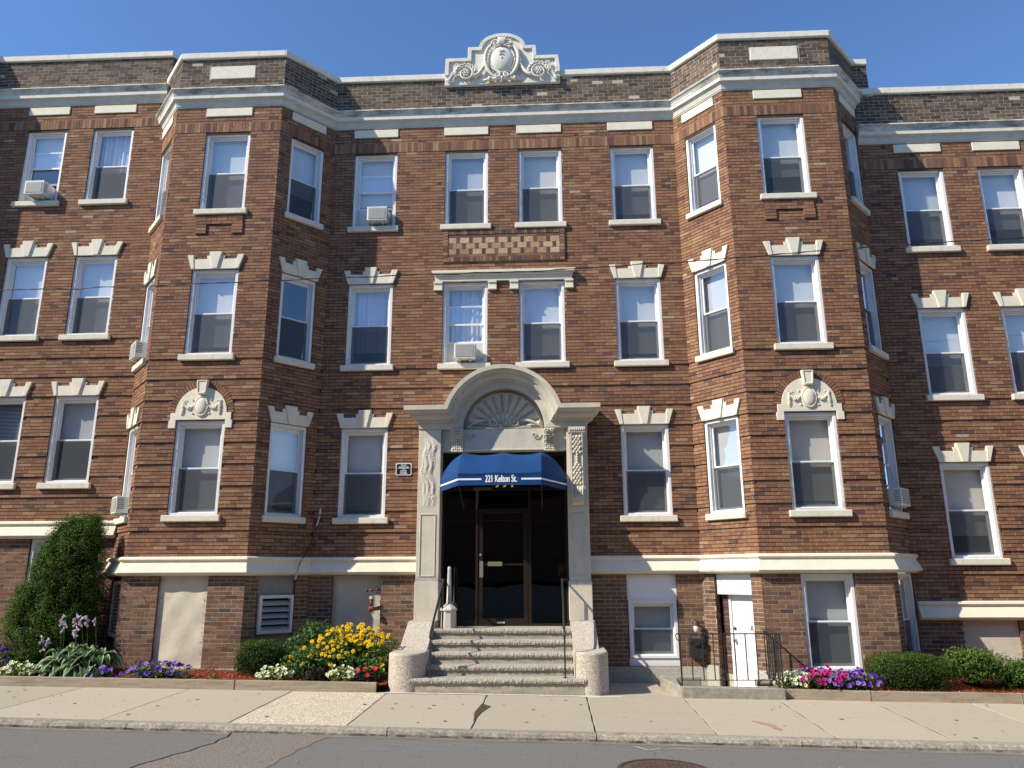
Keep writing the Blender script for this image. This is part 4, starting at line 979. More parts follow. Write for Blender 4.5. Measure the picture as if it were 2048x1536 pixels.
b=MB(); lathe(b,(2.585,.0,1.155),(0,-1,0),[(0,.055),(.015,.055),(.025,.03)]); b.tube([(2.585,-.02,1.155),(2.585,-.07,1.185),(2.585,-.115,1.18)],.012,8); lathe(b,(2.585,-.115,1.10),(0,0,1),[(0,.052),(.03,.058),(.075,.045),(.09,.015),(.10,.01)]); A(b,'fitting',mat('brown_lamp_metal',(.07,.045,.03),.5,.4),lp_,smooth=True)
b=MB(); lathe(b,(2.585,-.115,.985),(0,0,1),[(0,.02),(.004,.038),(.05,.046),(.115,.046)]); A(b,'glass_jar',mat('frosted_jar',(.62,.60,.56),.15,.5),lp_,smooth=True)
mbx=thing('mailbox','black wall mailbox on the brick below the lantern','mailbox',(2.56,-.08,.70))
b=MB(); zb0,zb1=.545,.835
b.prism([(2.45,zb0+.05),(2.49,zb0),(2.66,zb0),(2.70,zb0+.05),(2.70,zb1),(2.45,zb1)],W0,-.135,.0); A(b,'box',m_iron,mbx,bevel=.006)
b=MB(); b.prism([(2.44,zb1-.03),(2.71,zb1-.03),(2.70,zb1+.045),(2.45,zb1+.045)],W0,-.155,.0); b.box(2.52,2.63,-.165,-.15,zb1-.075,zb1-.03); A(b,'lid',m_iron,mbx,bevel=.008)
pp_=thing('standpipe','rusty red pipe fitting projecting from the plaster infill left of the steps','pipe',(-3.24,-.02,1.55))
b=MB(); b.tube([(-3.165,.02,1.42),(-3.24,.0,1.40),(-3.30,-.08,1.40),(-3.345,-.11,1.40)],.036,10); lathe(b,(-3.31,-.08,1.40),(-.8,-.6,0),[(0,.05),(.05,.055),(.06,.03)]); b.tube([(-3.325,-.06,1.42),(-3.325,-.06,1.56)],.030,10); lathe(b,(-3.325,-.06,1.555),(0,0,1),[(0,.036),(.03,.038),(.05,.02)]); A(b,'fitting',m_rustiron,pp_,smooth=True)
b=MB(); lathe(b,(-3.325,-.06,1.58),(0,0,1),[(0,.042),(.03,.042),(.045,.025),(.05,0)]); A(b,'cap',m_granite,pp_,smooth=True)
sp=thing('hose_taps','pair of small dark taps on a short bar at the edge of the plaster infill','tap',(-3.3,-.04,1.73))
b=MB(); b.tube([(-3.16,.05,1.74),(-3.42,-.02,1.735)],.012,8); ball(b,(-3.42,-.03,1.73),.030); ball(b,(-3.33,-.02,1.73),.030); ball(b,(-3.245,0,1.73),.022); A(b,'taps',mat('tap_metal',(.09,.05,.04),.5,.4,metal=.3),sp,smooth=True)
b=MB()
P0=[(-4.33,-.20,3.24),(-4.345,-.18,3.10),(-4.39,-.20,2.88),(-4.47,-.22,2.62),(-4.57,-.30,2.33),(-4.62,-.33,2.24),(-4.67,-.33,2.04),(-4.69,-.31,1.96)]
cb=thing('hanging_cable','thin black cable with pale end sleeves hanging in the shaded corner beside the left bay','cable',(-4.5,-.2,2.0))
b.tube(P0,.011,6); A(b,'cord',m_iron,cb,smooth=True)
b=MB(); b.tube([P0[0],(-4.345,-.195,3.12)],[.012,.026],8); b.tube([(-4.665,-.335,2.06),(-4.70,-.335,1.93)],.026,8); b.tube([(-4.345,-.19,3.1),(-4.39,-.205,2.9)],.015,6); b.tube([(-4.585,-.32,2.30),(-4.66,-.34,2.07)],.013,6); A(b,'sleeve',m_ash,cb,smooth=True)
b=MB(); wp=[(-15,6.72),(-9.146,6.665),(-7.852,6.662),(-6.657,6.678),(-5.473,6.703),(-4.341,6.729),(-3.382,6.741),(-2.472,6.762),(-1.566,6.767),(0.066,6.788),(1.118,6.838),(2.002,6.87),(2.962,6.925),(3.761,6.979),(4.87,7.038),(6.132,7.105),(7.595,7.163),(13,7.5)]
fine=[]
for (xa,za),(xb,zb) in zip(wp[:-1],wp[1:]):
    for i in range(12): t=i/12; fine.append((xa+(xb-xa)*t,-3+.008*math.sin((xa+(xb-xa)*t)*7),za+(zb-za)*t+.006*math.sin((xa+(xb-xa)*t)*5)))
b.tube(fine,.0065,5); b.tube([(x,y+.012*math.cos(x*9),z+.012*math.sin(x*9)) for x,y,z in fine],.004,4)
tag(b.build('overhead_cable',m_iron,None,smooth=True),'thin twisted overhead wire crossing in front of the second floor','cable')

# ------------------------------------------------------------------ street
zi=lambda x:.205-.0135*(x+1); zc=lambda x:.145-.0182*(x+.65)
YK=-4.60
def zs(x,y):
    t=(y+2.0)/(YK+2.0); return zi(x)*(1-t)+zc(x)*t
m_slab=stained(stained(ramp_mat('concrete_paving',[(0,(.36,.318,.245)),(.5,(.40,.352,.27)),(1,(.44,.385,.295))],fine=.10,fscale=70,bump=.25),(.33,.28,.21),.60,.80,1.6,(1,1,1),.5),(.10,.085,.07),.69,.73,9,(1,2,1),.8)
m_agg=stained(ramp_mat('exposed_aggregate',[(0,(.50,.44,.33)),(1,(.55,.48,.37))],fine=.55,fscale=38,bump=1.0),(.50,.27,.10),.60,.78,1.5,(1,1.6,1),.55)
m_kerb=stained(ramp_mat('granite_kerb',[(0,(.27,.245,.20)),(1,(.35,.315,.255))],fine=.35,fscale=30,bump=.9),(.14,.125,.10),.50,.70,5,(1,1,1),.6)
m_asph=ramp_mat('worn_asphalt',[(0,(.170,.167,.155)),(1,(.180,.175,.163))],fine=.33,fscale=75,bump=.8)
m_asph=stained(stained(m_asph,(.26,.235,.20),.60,.80,.9,(.5,2.2,1),.5),(.085,.083,.08),.62,.72,2.0,(.7,1.6,1),.5)
m_patch=stained(ramp_mat('pinkish_aggregate_asphalt',[(0,(.20,.175,.150)),(1,(.22,.19,.165))],fine=.5,fscale=60,bump=.9),(.27,.20,.13),.6,.75,1.4,(1,1.5,1),.5)
m_dirt=mat('dark_dirt',(.09,.07,.05),.95,.1,noise=.5,nscale=12,bump=.6,bscale=60)
def S_(mb,name,m,**k): return tag(mb.build(name,m,None,**k),kind='structure')
g=MB(); g.face([(-400,-400,-.35+7.3),(400,-400,-.35-7.3),(400,400,-.35-7.3),(-400,400,-.35+7.3)]); S_(g,'ground',m_dirt)
rd=MB(); nx,ny=60,10; v=[]
rz=lambda x,y: zc(x)-.082+.030*min(1,(-y-4.6)/3.5)
for j in range(ny+1):
    y=-4.50-8.5*(j/ny)
    for i in range(nx+1): x=-40+80*i/nx; v.append((x,y,rz(x,y)))
rd.mesh(v,[(j*(nx+1)+i,j*(nx+1)+i+1,(j+1)*(nx+1)+i+1,(j+1)*(nx+1)+i) for j in range(ny) for i in range(nx)],0,.5); S_(rd,'road',m_asph)
pa=MB(); L_=[(-3.96,-4.62),(-3.90,-4.85),(-3.93,-5.05),(-3.90,-5.22),(-3.98,-5.45),(-3.99,-5.66),(-4.08,-5.85),(-4.11,-6.05),(-4.20,-6.30),(-4.25,-7.2)]; R_=[(-2.70,-4.62),(-2.74,-4.85),(-2.80,-5.02),(-2.79,-5.25),(-2.86,-5.45),(-2.84,-5.68),(-2.90,-5.90),(-2.87,-6.10),(-2.91,-6.35),(-2.9,-7.2)]
for i in range(len(L_)-1):
    a,b,c_,d=L_[i],L_[i+1],R_[i+1],R_[i]
    for k in range(6):
        f0,f1=k/6,(k+1)/6; q=lambda p,r_,t:(p[0]+(r_[0]-p[0])*t,p[1]+(r_[1]-p[1])*t)
        pts=[q(a,d,f0),q(b,c_,f0),q(b,c_,f1),q(a,d,f1)]; pa.face([(x,y,rz(x,y)+.004) for x,y in pts])
S_(pa,'road_patch',m_patch)
ck=MB()
for (xa,ya),(xb,yb) in zip(L_[:-1],L_[1:]):
    w=.012; ck.face([(xa-w,ya,rz(xa,ya)+.006),(xb-w,yb,rz(xb,yb)+.006),(xb+w,yb,rz(xb,yb)+.006),(xa+w,ya,rz(xa,ya)+.006)])
S_(ck,'road_crack',m_black)
mk=MB()
def stroke(p,w=.018):
    for (xa,ya),(xb,yb) in zip(p[:-1],p[1:]):
        t=Vector((xb-xa,yb-ya)).normalized(); nx_,ny_=-t.y*w,t.x*w
        mk.face([(xa-nx_,ya-ny_,rz(xa,ya)+.005),(xb-nx_,yb-ny_,rz(xb,yb)+.005),(xb+nx_,yb+ny_,rz(xb,yb)+.005),(xa+nx_,ya+ny_,rz(xa,ya)+.005)])
stroke([(.96,-4.80),(1.09,-5.00),(1.25,-4.88)]); stroke([(1.35,-4.86),(1.5,-4.86),(1.62,-4.92)],.014); stroke([(1.66,-4.85),(1.98,-4.88)],.012)
for q in ((-1.0,-5.0,.22),(-2.0,-5.05,.25),(-2.15,-5.35,.3),(-1.55,-5.28,.3),(-1.3,-4.98,.12),(.75,-5.05,.14)):
    stroke([(q[0],q[1]),(q[0]+q[2]*.5,q[1]+.02),(q[0]+q[2],q[1]-.01)],.007)
S_(mk,'chalk_marks',mat('worn_chalk',(.36,.35,.32),.95,.05,noise=.3,nscale=40))
gt=MB()
for i in range(80):
    x0=-40+i; 
    gt.face([(x0,-4.60,rz(x0,-4.6)+.003),(x0+1,-4.60,rz(x0+1,-4.6)+.003),(x0+1,-4.72-.03*math.sin(i*2.3+2),rz(x0+1,-4.7)+.003),(x0,-4.72-.03*math.sin((i-1)*2.3+2),rz(x0,-4.7)+.003)])
S_(gt,'gutter_strip',stained(ramp_mat('gutter_grit',[(0,(.22,.195,.16)),(1,(.24,.21,.175))],fine=.4,fscale=50,bump=.7),(.15,.145,.135),.45,.6,3,(.6,2,1),.9))
# kerb of split granite lengths
kb=MB(); J=[-40,-30,-22,-16,-12.4,-8.9,-5.30,-2.03,.52,2.95,3.58,6.3,9,12,16,22,30,40]
for a,b in zip(J[:-1],J[1:]):
    n=max(4,int((b-a)/ (.075 if -12<a<9 else .5))); v=[]; r0=random.random()
    for i in range(n+1):
        x=a+.006+(b-a-.012)*i/n; z=zc(x); e=[random.gauss(0,.0042) for _ in range(5)]; wv=.008*math.sin(x*5.3)+.005*math.sin(x*13)
        v+=[(x,-4.43,z),(x,YK+.03+e[0]+wv,z+.001),(x,YK+.004+wv+e[1],z-.014+e[2]*.5),(x,YK-.012+wv+e[3],z-.05),(x,YK-.004+wv+e[4],z-.085),(x,YK,z-.2)]
    k=6; kb.mesh(v,[(i*k+j,(i+1)*k+j,(i+1)*k+j+1,i*k+j+1) for i in range(n) for j in range(k-1)]+[tuple(range(k)),tuple(n*k+j for j in range(k))[::-1]],0,r0)
S_(kb,'kerb',m_kerb)
# pavement flags, each slightly out of level, joints as measured
JX=[-40,-34,-28,-22,-18,-14.0,-12.4,-10.8,-9.13,-7.44,-5.73,-4.08,-2.58,-1.01,.517,1.995,3.413,4.81,6.25,7.7,9.2,12,16,22,30,40]
sw_=MB(); ag=MB()
for i,(a,b) in enumerate(zip(JX[:-1],JX[1:])):
    tgt=ag if abs(a+4.08)<.01 else sw_; r_=random.random(); tl=random.uniform(-.004,.004)
    wob=[random.uniform(-.012,.012) for _ in range(8)]
    jw=random.uniform(.005,.010); a2,b2=a+jw,b-jw
    for (ya,yb) in ((-4.43,-3.22),(-3.215,-1.96)):
        n=12; v=[]
        for j in range(n+1):
            y=ya+(yb-ya)*j/n; jit=.0035*math.sin(y*9+i)
            v+=[(a2+jit,y,zs(a2,y)+tl-.05),(a2+jit,y,zs(a2,y)+tl-.004),(a2+jit+.006,y,zs(a2,y)+tl),(b2+jit-.006,y,zs(b2,y)+tl),(b2+jit,y,zs(b2,y)+tl-.004),(b2+jit,y,zs(b2,y)+tl-.05)]
        tgt.mesh(v,[(j*6+q,j*6+q+1,(j+1)*6+q+1,(j+1)*6+q) for j in range(n) for q in range(5)]+[(0,1,2,3,4,5),tuple(n*6+q for q in range(6))[::-1]],0,r_)
S_(sw_,'sidewalk',m_slab); S_(ag,'sidewalk_patch',m_agg)
ub=MB(); n=40
for i in range(n):
    xa,xb=-40+80*i/n,-40+80*(i+1)/n; ub.face([(xa,-4.44,zs(xa,-4.44)-.009),(xb,-4.44,zs(xb,-4.44)-.009),(xb,-1.97,zs(xb,-2)-.009),(xa,-1.97,zs(xa,-2)-.009)])
S_(ub,'subbase',mat('joint_dirt',(.035,.028,.020),.95,.05,noise=.5,nscale=12))  # joint dirt painted darker for the shade missing between flags
hole=MB(); pts=[(-1.085,-2.98),(-1.04,-2.86),(-1.0,-2.93),(-.90,-3.02),(-.955,-3.22),(-.985,-3.40),(-1.03,-3.72),(-1.06,-4.3),(-1.055,-3.7),(-1.04,-3.3)]
hole.face([(x+.02,y,zs(x,y)+.006) for x,y in [(-1.04,-2.75),(-1.07,-3.1),(-1.09,-3.45),(-1.045,-4.05),(-1.02,-3.75),(-.99,-3.42),(-.945,-3.2),(-.90,-2.98),(-.97,-2.9)]]); S_(hole,'broken_corner',m_dirt)
red=MB()
for p,w in (([(2.62,-3.58),(2.70,-3.74),(2.80,-3.90),(2.87,-4.05)],.014),([(2.63,-3.58),(2.74,-3.68),(2.86,-3.86)],.010),([(2.78,-3.98),(2.85,-4.12)],.012)):
    for (xa,ya),(xb,yb) in zip(p[:-1],p[1:]): red.face([(xa-w,ya,zs(xa,ya)+.006),(xb-w,yb,zs(xb,yb)+.006),(xb+w,yb,zs(xb,yb)+.006),(xa+w,ya,zs(xa,ya)+.006)])
S_(red,'spray_mark',mat('faded_red_spray',(.50,.29,.21),.9,.1,noise=.25,nscale=25))
# leaves and specks lying about
sp_=MB()
for _ in range(260):
    x=random.uniform(-10,8); y=random.uniform(-4.3,-2.1); w=random.uniform(.006,.02); a=random.uniform(0,PI)
    sp_.face([(x+w*math.cos(a+k)*(.5 if k%2 else 1),y+w*math.sin(a+k),zs(x,y)+.006+.004*(k%2)) for k in (0,1.57,3.14,4.71)],0,random.random())
for _ in range(160):
    x=random.uniform(-9,8); y=random.uniform(-6.2,-4.64); w=random.uniform(.004,.014); a=random.uniform(0,PI)
    sp_.face([(x+w*math.cos(a+k),y+w*math.sin(a+k),rz(x,y)+.007) for k in (0,1.57,3.14,4.71)],0,random.random())
tag(sp_.build('ground_litter',ramp_mat('litter',[(0,(.05,.035,.02)),(.5,(.16,.12,.07)),(.8,(.3,.26,.2)),(1,(.7,.68,.62))],interp='LINEAR')),kind='stuff')
gm=MB()
for _ in range(46):
    x=random.uniform(-9.5,8); y=random.uniform(-4.3,-2.15); w=random.uniform(.012,.032)
    gm.face([(x+w*math.cos(k*PI/4)*random.uniform(.8,1.1),y+w*math.sin(k*PI/4)*random.uniform(.8,1.1),zs(x,y)+.0055) for k in range(8)],0,random.random())
tag(gm.build('gum_spots',mat('old_gum',(.20,.17,.13),.8,.1)),kind='stuff')
# side apron right of the steps
ap=MB(); 
ap.mesh([(.80,-2.0,zi(.8)+.004),(2.02,-2.0,zi(2)+.004),(1.82,-1.25,.165),(1.82,0,.12),(.75,0,.12)],[(0,1,2,3,4)],0,.4); ap.box(1.8,3.6,-1.9,.0,-.3,.045,0,.2); S_(ap,'side_path',m_slab)
# splash of cement along the foot of the steps
cs_=MB(); v=[];n=60
for i in range(n+1):
    x=-2.60+3.65*i/n; w=.05+.02*math.sin(i*.8)+random.uniform(0,.02)+(.16*math.exp(-((x-.62)/.12)**2)); v+=[(x,-1.99,zs(x,-2)+.008),(x,-2.0-w,zs(x,-2.1)+.006)]
cs_.mesh(v,[(2*i,2*i+2,2*i+3,2*i+1) for i in range(n)]); S_(cs_,'cement_splash',mat('pale_cement',(.56,.53,.45),.9,.1,noise=.25,nscale=14))
# manhole
mh=thing('manhole_cover','round rusty brown iron manhole cover in the asphalt at the bottom edge','manhole cover',(1.135,-5.93,.03))
b=MB(); c0=(1.135,-5.93); zz_=rz(*c0)+.006; n=40
def disc(mb,r0,r1,z0,z1,m=0):
    v=[(c0[0]+r*math.cos(2*PI*k/n),c0[1]+r*math.sin(2*PI*k/n),z-.0182*r*math.cos(2*PI*k/n)) for r,z in ((r0,z0),(r1,z1)) for k in range(n)]; mb.mesh(v,[(k,(k+1)%n,n+(k+1)%n,n+k) for k in range(n)],m)
disc(b,.435,.48,zz_,zz_); disc(b,.475,.48,zz_,zz_-.02); A(b,'ring',mat('dark_cast_iron',(.075,.050,.040),.7,.3,noise=.3,nscale=9),mh)
b=MB(); disc(b,.001,.425,zz_-.002,zz_-.002); disc(b,.425,.428,zz_-.002,zz_-.02)
for i in range(-6,7):
    for j in range(-6,7):
        if i*i+j*j<36 and not (abs(i)<3 and abs(j)<2): b.box(c0[0]+i*.062-.018,c0[0]+i*.062+.018,c0[1]+j*.062-.018,c0[1]+j*.062+.018,zz_-.004-.0182*i*.062,zz_+.004-.0182*i*.062)
A(b,'cover',mat('rusted_iron',(.105,.066,.050),.75,.3,noise=.35,nscale=8,bump=.4),mh)

# ------------------------------------------------------------------ garden edging, beds
def timber(a,b,label,h=.14,y=-2.0,za=None,zb=None,y2=None):
    y2=y if y2 is None else y2; za=zi(a) if za is None else za; zb=zi(b) if zb is None else zb
    o=MB(); n=max(2,int((b-a)/.25)); v=[]
    for i in range(n+1):
        t=i/n; x=a+(b-a)*t; yy=y+(y2-y)*t; z=za+(zb-za)*t; e=random.uniform(-.002,.002)
        v+=[(x,yy+e,z-.03),(x,yy+e,z+h),(x,yy+.09,z+h+e),(x,yy+.09,z-.03)]
    o.mesh(v,[(i*4+q,i*4+(q+1)%4,(i+1)*4+(q+1)%4,(i+1)*4+q) for i in range(n) for q in range(4)]+[(0,1,2,3),tuple(n*4+q for q in range(4))[::-1]])
    ob=o.build('edging_timber',m_wood,None,bevel=.006); tag(ob,label,'timber','timbers edging the beds'); return ob
timber(-13,-9.35,'grey edging timber at the far left, below the deep purple petunias')
timber(-9.34,-5.02,'long grey edging timber in front of the hosta and plastered-over opening')
timber(-5.01,-2.76,'grey edging timber in front of the yellow coneflowers, ending at the speckled drum')
timber(3.55,4.78,'short edging timber below the magenta petunias, right of the concrete wall',y=-1.93,y2=-2.02)
timber(4.79,7.0,'edging timber below the boxwood at right',y=-2.02,y2=-2.02)
timber(7.01,13,'edging timber at the right edge of the photo',y=-2.02,y2=-2.02)
m_mulch=ramp_mat('red_mulch',[(0,(.10,.022,.010)),(.5,(.26,.058,.022)),(.9,(.40,.12,.05)),(1,(.5,.25,.12))],fine=.3,bump=.5)
def bed(name,x0,x1):
    mb=MB(); n=int((x1-x0)/.15); hz=lambda x,y: zi(x)+.10+.07*min(1,(y+2)/1.0)+.012*math.sin(x*5)*math.cos(y*6)
    m=13; v=[(x0+(x1-x0)*i/n,-1.93+1.95*j/m,hz(x0+(x1-x0)*i/n,-1.93+1.95*j/m)) for j in range(m+1) for i in range(n+1)]
    mb.mesh(v,[(j*(n+1)+i,j*(n+1)+i+1,(j+1)*(n+1)+i+1,(j+1)*(n+1)+i) for j in range(m) for i in range(n)],0,.25)
    for _ in range(int((x1-x0)*900)):
        x=random.uniform(x0,x1); y=-1.93+random.random()**1.5*1.3; z=hz(x,y)+random.uniform(0,.015); a=random.uniform(0,PI); l=random.uniform(.012,.035); w=random.uniform(.004,.01); t=random.uniform(-.5,.5)*l
        ca,sa=math.cos(a),math.sin(a); mb.face([(x-l*ca-w*sa,y-l*sa+w*ca,z-t*.3),(x+l*ca-w*sa,y+l*sa+w*ca,z+t),(x+l*ca+w*sa,y+l*sa-w*ca,z+t+.003),(x-l*ca+w*sa,y-l*sa-w*ca,z-t*.3)],0,random.random())
    tag(mb.build(name,m_mulch),kind='stuff'); return hz
HZ=bed('mulch_bed',-13,-2.62); bed('mulch_bed',3.6,13)

# ---- concrete walls and railing round the side entrance
cw=thing('areaway_wall','low stained concrete wall round the side entrance, under the thin iron railing','low wall',(2.7,-1.9,.1))
def slabpoly(p,z0,z1s):
    b=MB(); n=len(p); v=[(x,y,z0) for x,y in p]+[(x,y,z) for (x,y),z in zip(p,z1s)]
    b.mesh(v,[(i,(i+1)%n,n+(i+1)%n,n+i) for i in range(n)]+[tuple(range(n,2*n))]); return b
A(slabpoly([(1.985,-2.02),(3.535,-2.02),(3.535,-1.84),(1.985,-1.84)],-.1,[.325,.295,.295,.325]),'front_wall',m_concrete_old,cw,bevel=.012)
A(slabpoly([(1.982,-2.02),(1.982,-1.84),(2.00,-1.15),(1.76,-1.15),(1.76,-1.32)],-.1,[.30,.33,.385,.385,.36]),'side_wall',m_concrete_old,cw,bevel=.015)
A(slabpoly([(2.002,-1.32),(2.40,-1.32),(2.40,-1.15),(2.002,-1.15)],-.1,[.385]*4),'rear_wall',m_concrete_old,cw,bevel=.012)
rl=thing('areaway_railing','thin rusty iron railing with upright bars on the low concrete wall','railing',(2.7,-1.93,.3))
b=MB(); b.box(1.945,3.50,-1.945,-1.925,1.082,1.100); b.box(2.005,3.42,-1.94,-1.928,.405,.417); A(b,'rail',m_iron,rl)
b=MB(); b.box(1.985,2.008,-1.945,-1.922,.31,1.09); A(b,'post',m_iron,rl)
b=MB(); b.tube([(1.95,-1.935,1.09),(1.93,-1.935,1.06),(1.945,-1.935,1.02),(1.985,-1.935,.98)],.008,6); A(b,'scroll',m_iron,rl)
for x in (2.169,2.338,2.508,2.677,2.838,3.006,3.167,3.335,3.47):
    b=MB(); b.box(x-.0075,x+.0075,-1.942,-1.927,.408 if x<3.4 else .30,1.085); A(b,'bar',m_iron,rl)
sr=thing('side_railing','short iron railing running back from the concrete wall beside the side door','railing',(3.53,-1.4,.3))
b=MB(); b.box(3.515,3.545,-1.945,-.97,1.085,1.100); b.box(3.52,3.54,-1.94,-.97,.40,.412); A(b,'rail',m_iron,sr)
for k in range(8):
    b=MB(); y=-1.93+k*.125; w=.011 if k in (0,) else .0075; b.box(3.53-w,3.53+w,y-w,y+w,.29 if k==0 else .405,1.085); A(b,'bar',m_iron,sr)
lg=MB(); lathe(lg,(3.20,-1.60,.33),(1,.1,0),[(0,.0),(.0,.055),(.26,.055),(.26,.0)],14); tag(lg.build('log',m_wood),'cut end of a log lying behind the railing','log')

# ------------------------------------------------------------------ planting
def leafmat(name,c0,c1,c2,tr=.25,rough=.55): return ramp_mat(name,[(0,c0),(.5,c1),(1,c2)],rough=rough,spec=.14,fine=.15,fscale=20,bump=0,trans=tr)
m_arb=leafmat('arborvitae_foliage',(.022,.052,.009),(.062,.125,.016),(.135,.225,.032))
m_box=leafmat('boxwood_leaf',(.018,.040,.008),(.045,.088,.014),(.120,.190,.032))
m_yew=leafmat('spreading_shrub_leaf',(.026,.058,.010),(.075,.140,.022),(.18,.27,.05))
m_green=leafmat('mid_green_leaf',(.030,.072,.018),(.072,.145,.035),(.17,.27,.085))
m_dgreen=leafmat('dark_green_leaf',(.012,.035,.012),(.030,.070,.024),(.075,.125,.045))
m_plum=leafmat('plum_dark_leaf',(.014,.014,.010),(.030,.026,.018),(.07,.05,.035))
m_hosta=leafmat('hosta_leaf',(.045,.105,.040),(.070,.145,.055),(.10,.19,.075),tr=.2,rough=.4)
m_hrim=leafmat('hosta_rim',(.42,.47,.26),(.50,.54,.33),(.56,.60,.40),tr=.2,rough=.4)
m_lime=leafmat('pale_lime_leaf',(.12,.20,.05),(.24,.33,.09),(.42,.50,.17))
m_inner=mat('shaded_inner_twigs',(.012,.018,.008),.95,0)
m_bark=mat('bark',(.075,.052,.035),.95,.1,noise=.4,nscale=12,bump=.7)
def petal(name,c): return ramp_mat(name,[(0,tuple(q*.8 for q in c)),(1,c)],rough=.6,spec=.2,fine=.06,bump=0,trans=.3)
m_yel=petal('golden_petal',(.95,.66,.02)); m_cone=mat('dark_cone',(.035,.014,.006),.8,.2); m_cream=petal('cream_petal',(.80,.82,.60)); m_throat=mat('green_throat',(.30,.38,.10),.7,.2)
m_mag=petal('magenta_petal',(.62,.018,.20)); m_pur=petal('violet_petal',(.095,.030,.33)); m_lil=petal('lilac_petal',(.30,.17,.56)); m_redp=petal('coral_red_petal',(.72,.045,.045)); m_hfl=petal('pale_lilac_bell',(.60,.50,.62)); m_blk=mat('deep_throat',(.05,.01,.06),.8,.1)
def leaves(mb, pts, nrm, size, m=0, fold=.25, aspect=.55, jit=.6, rr=(0,1)):
    """small folded leaf faces at points, roughly facing nrm"""
    for p,n in zip(pts,nrm):
        n=Vector(n)+Vector((random.gauss(0,jit),random.gauss(0,jit),random.gauss(0,jit))); 
        if n.length<1e-3: continue
        n.normalize(); t=n.orthogonal(); t.rotate(Matrix.Rotation(random.uniform(0,2*PI),3,n)); t.normalize(); s=n.cross(t)
        L=size*random.uniform(.6,1.35); w=L*aspect; p=Vector(p)
        v=[p-t*L*.5,p+s*w*.5+n*fold*w*.5,p+t*L*.5,p-s*w*.5+n*fold*w*.5]
        k=len(mb.v); mb.v.extend([tuple(q) for q in v]); r=random.uniform(*rr); mb.f.append((k,k+1,k+2)); mb.f.append((k,k+2,k+3)); mb.m+= [m,m]; mb.r+=[r,r]
def noise3(x,y,z,s): return math.sin(x*s+1.3*math.sin(y*s*.7+.5))*math.cos(z*s*.9+1.1*math.sin(x*s*.6))+.5*math.sin(y*s*1.9+z*s*1.3)
def cloud(n, centre, rad, power=2.0, shell=.28, lump=.12, ls=7, zmin=-1, flat=None):
    """points through the outer volume of a lumpy super-ellipsoid"""
    P_=[];N_=[]
    while len(P_)<n:
        d=Vector((random.gauss(0,1),random.gauss(0,1),random.gauss(0,1))).normalized()
        k=(abs(d.x)**power+abs(d.y)**power+abs(d.z)**power)**(-1/power)
        lum=1+lump*noise3(d.x,d.y,d.z,ls)
        q=d*k*lum*(1-shell*random.random()**1.6)
        if q.z<zmin: continue
        P_.append((centre[0]+q.x*rad[0],centre[1]+q.y*rad[1],centre[2]+q.z*rad[2])); N_.append((d.x/rad[0],d.y/rad[1],d.z/rad[2]))
    N_=[Vector(q).normalized() for q in N_]
    return P_,N_
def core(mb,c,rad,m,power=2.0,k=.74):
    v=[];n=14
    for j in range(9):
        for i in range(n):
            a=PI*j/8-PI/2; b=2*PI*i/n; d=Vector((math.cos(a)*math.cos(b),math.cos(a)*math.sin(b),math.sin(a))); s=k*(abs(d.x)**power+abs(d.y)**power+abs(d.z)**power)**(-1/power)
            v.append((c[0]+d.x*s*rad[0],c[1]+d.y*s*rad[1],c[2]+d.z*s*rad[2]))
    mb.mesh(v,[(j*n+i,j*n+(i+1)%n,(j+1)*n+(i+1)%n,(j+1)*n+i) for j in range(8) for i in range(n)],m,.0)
# arborvitae
ab=thing('arborvitae','tall dark green arborvitae leaning across the corner of the left house, hosta at its foot','shrub',(-8.75,-1.15,.3))
mb=MB()
# outline: (z, left x, right x) as it shows from the street
prof_a=[(.36,-9.36,-8.45),(.62,-9.56,-8.15),(.95,-9.62,-8.08),(1.27,-9.58,-8.05),(1.50,-9.50,-8.03),(1.90,-9.38,-8.03),(2.2,-9.27,-8.05),(2.5,-9.12,-8.05),(2.70,-9.00,-8.06),(2.86,-8.86,-8.12),(2.97,-8.74,-8.18),(3.06,-8.46,-8.24)]
def ax(z):
    for (za,la,ra),(zb_,lb_,rb) in zip(prof_a[:-1],prof_a[1:]):
        if za<=z<=zb_: t=(z-za)/(zb_-za); return la+(lb_-la)*t, ra+(rb-ra)*t
    return (prof_a[0][1:] if z<prof_a[0][0] else prof_a[-1][1:])
tips=[]
for _ in range(760):
    z=random.uniform(.45,3.02); l,r=ax(z); a=random.uniform(0,2*PI); c=(l+r)/2; hw=(r-l)/2; dy=hw*.72
    lum=.93+.07*noise3(math.cos(a),math.sin(a),z,5)
    tips.append((c+hw*lum*math.cos(a),-.92+dy*lum*math.sin(a),z,a))
for i in range(9): tips.append((-8.72+random.uniform(-.12,.1),-.95+random.uniform(-.15,.15),2.98+random.uniform(-.1,.04),1)); tips.append((-8.33+random.uniform(-.08,.1),-.95+random.uniform(-.12,.12),3.03+random.uniform(-.1,.05),1))
for x,y,z,a in tips:
    nx_=Vector((math.cos(a),math.sin(a),.55)).normalized(); sz=random.uniform(.05,.11)
    r0=random.uniform(.0,.45); dead=(z<1.0 and random.random()<.18)
    if y>-.28: continue
    for k in range(78):
        d=Vector((random.gauss(0,1),random.gauss(0,1),random.gauss(0,1)))*sz*.62; d+=nx_*random.uniform(-.9,.6)*sz
        leaves(mb,[(x+d.x,y+d.y,z+d.z*1.2)],[nx_],.036,1 if dead else 0,aspect=.36,jit=.8,rr=(r0,min(1,r0+.5)))
for j in range(10):
    z=.55+.24*j; l,r=ax(z); core(mb,((l+r)/2,-.92,z),((r-l)/2*1.0,(r-l)/2*.70,.34),2,k=.86)
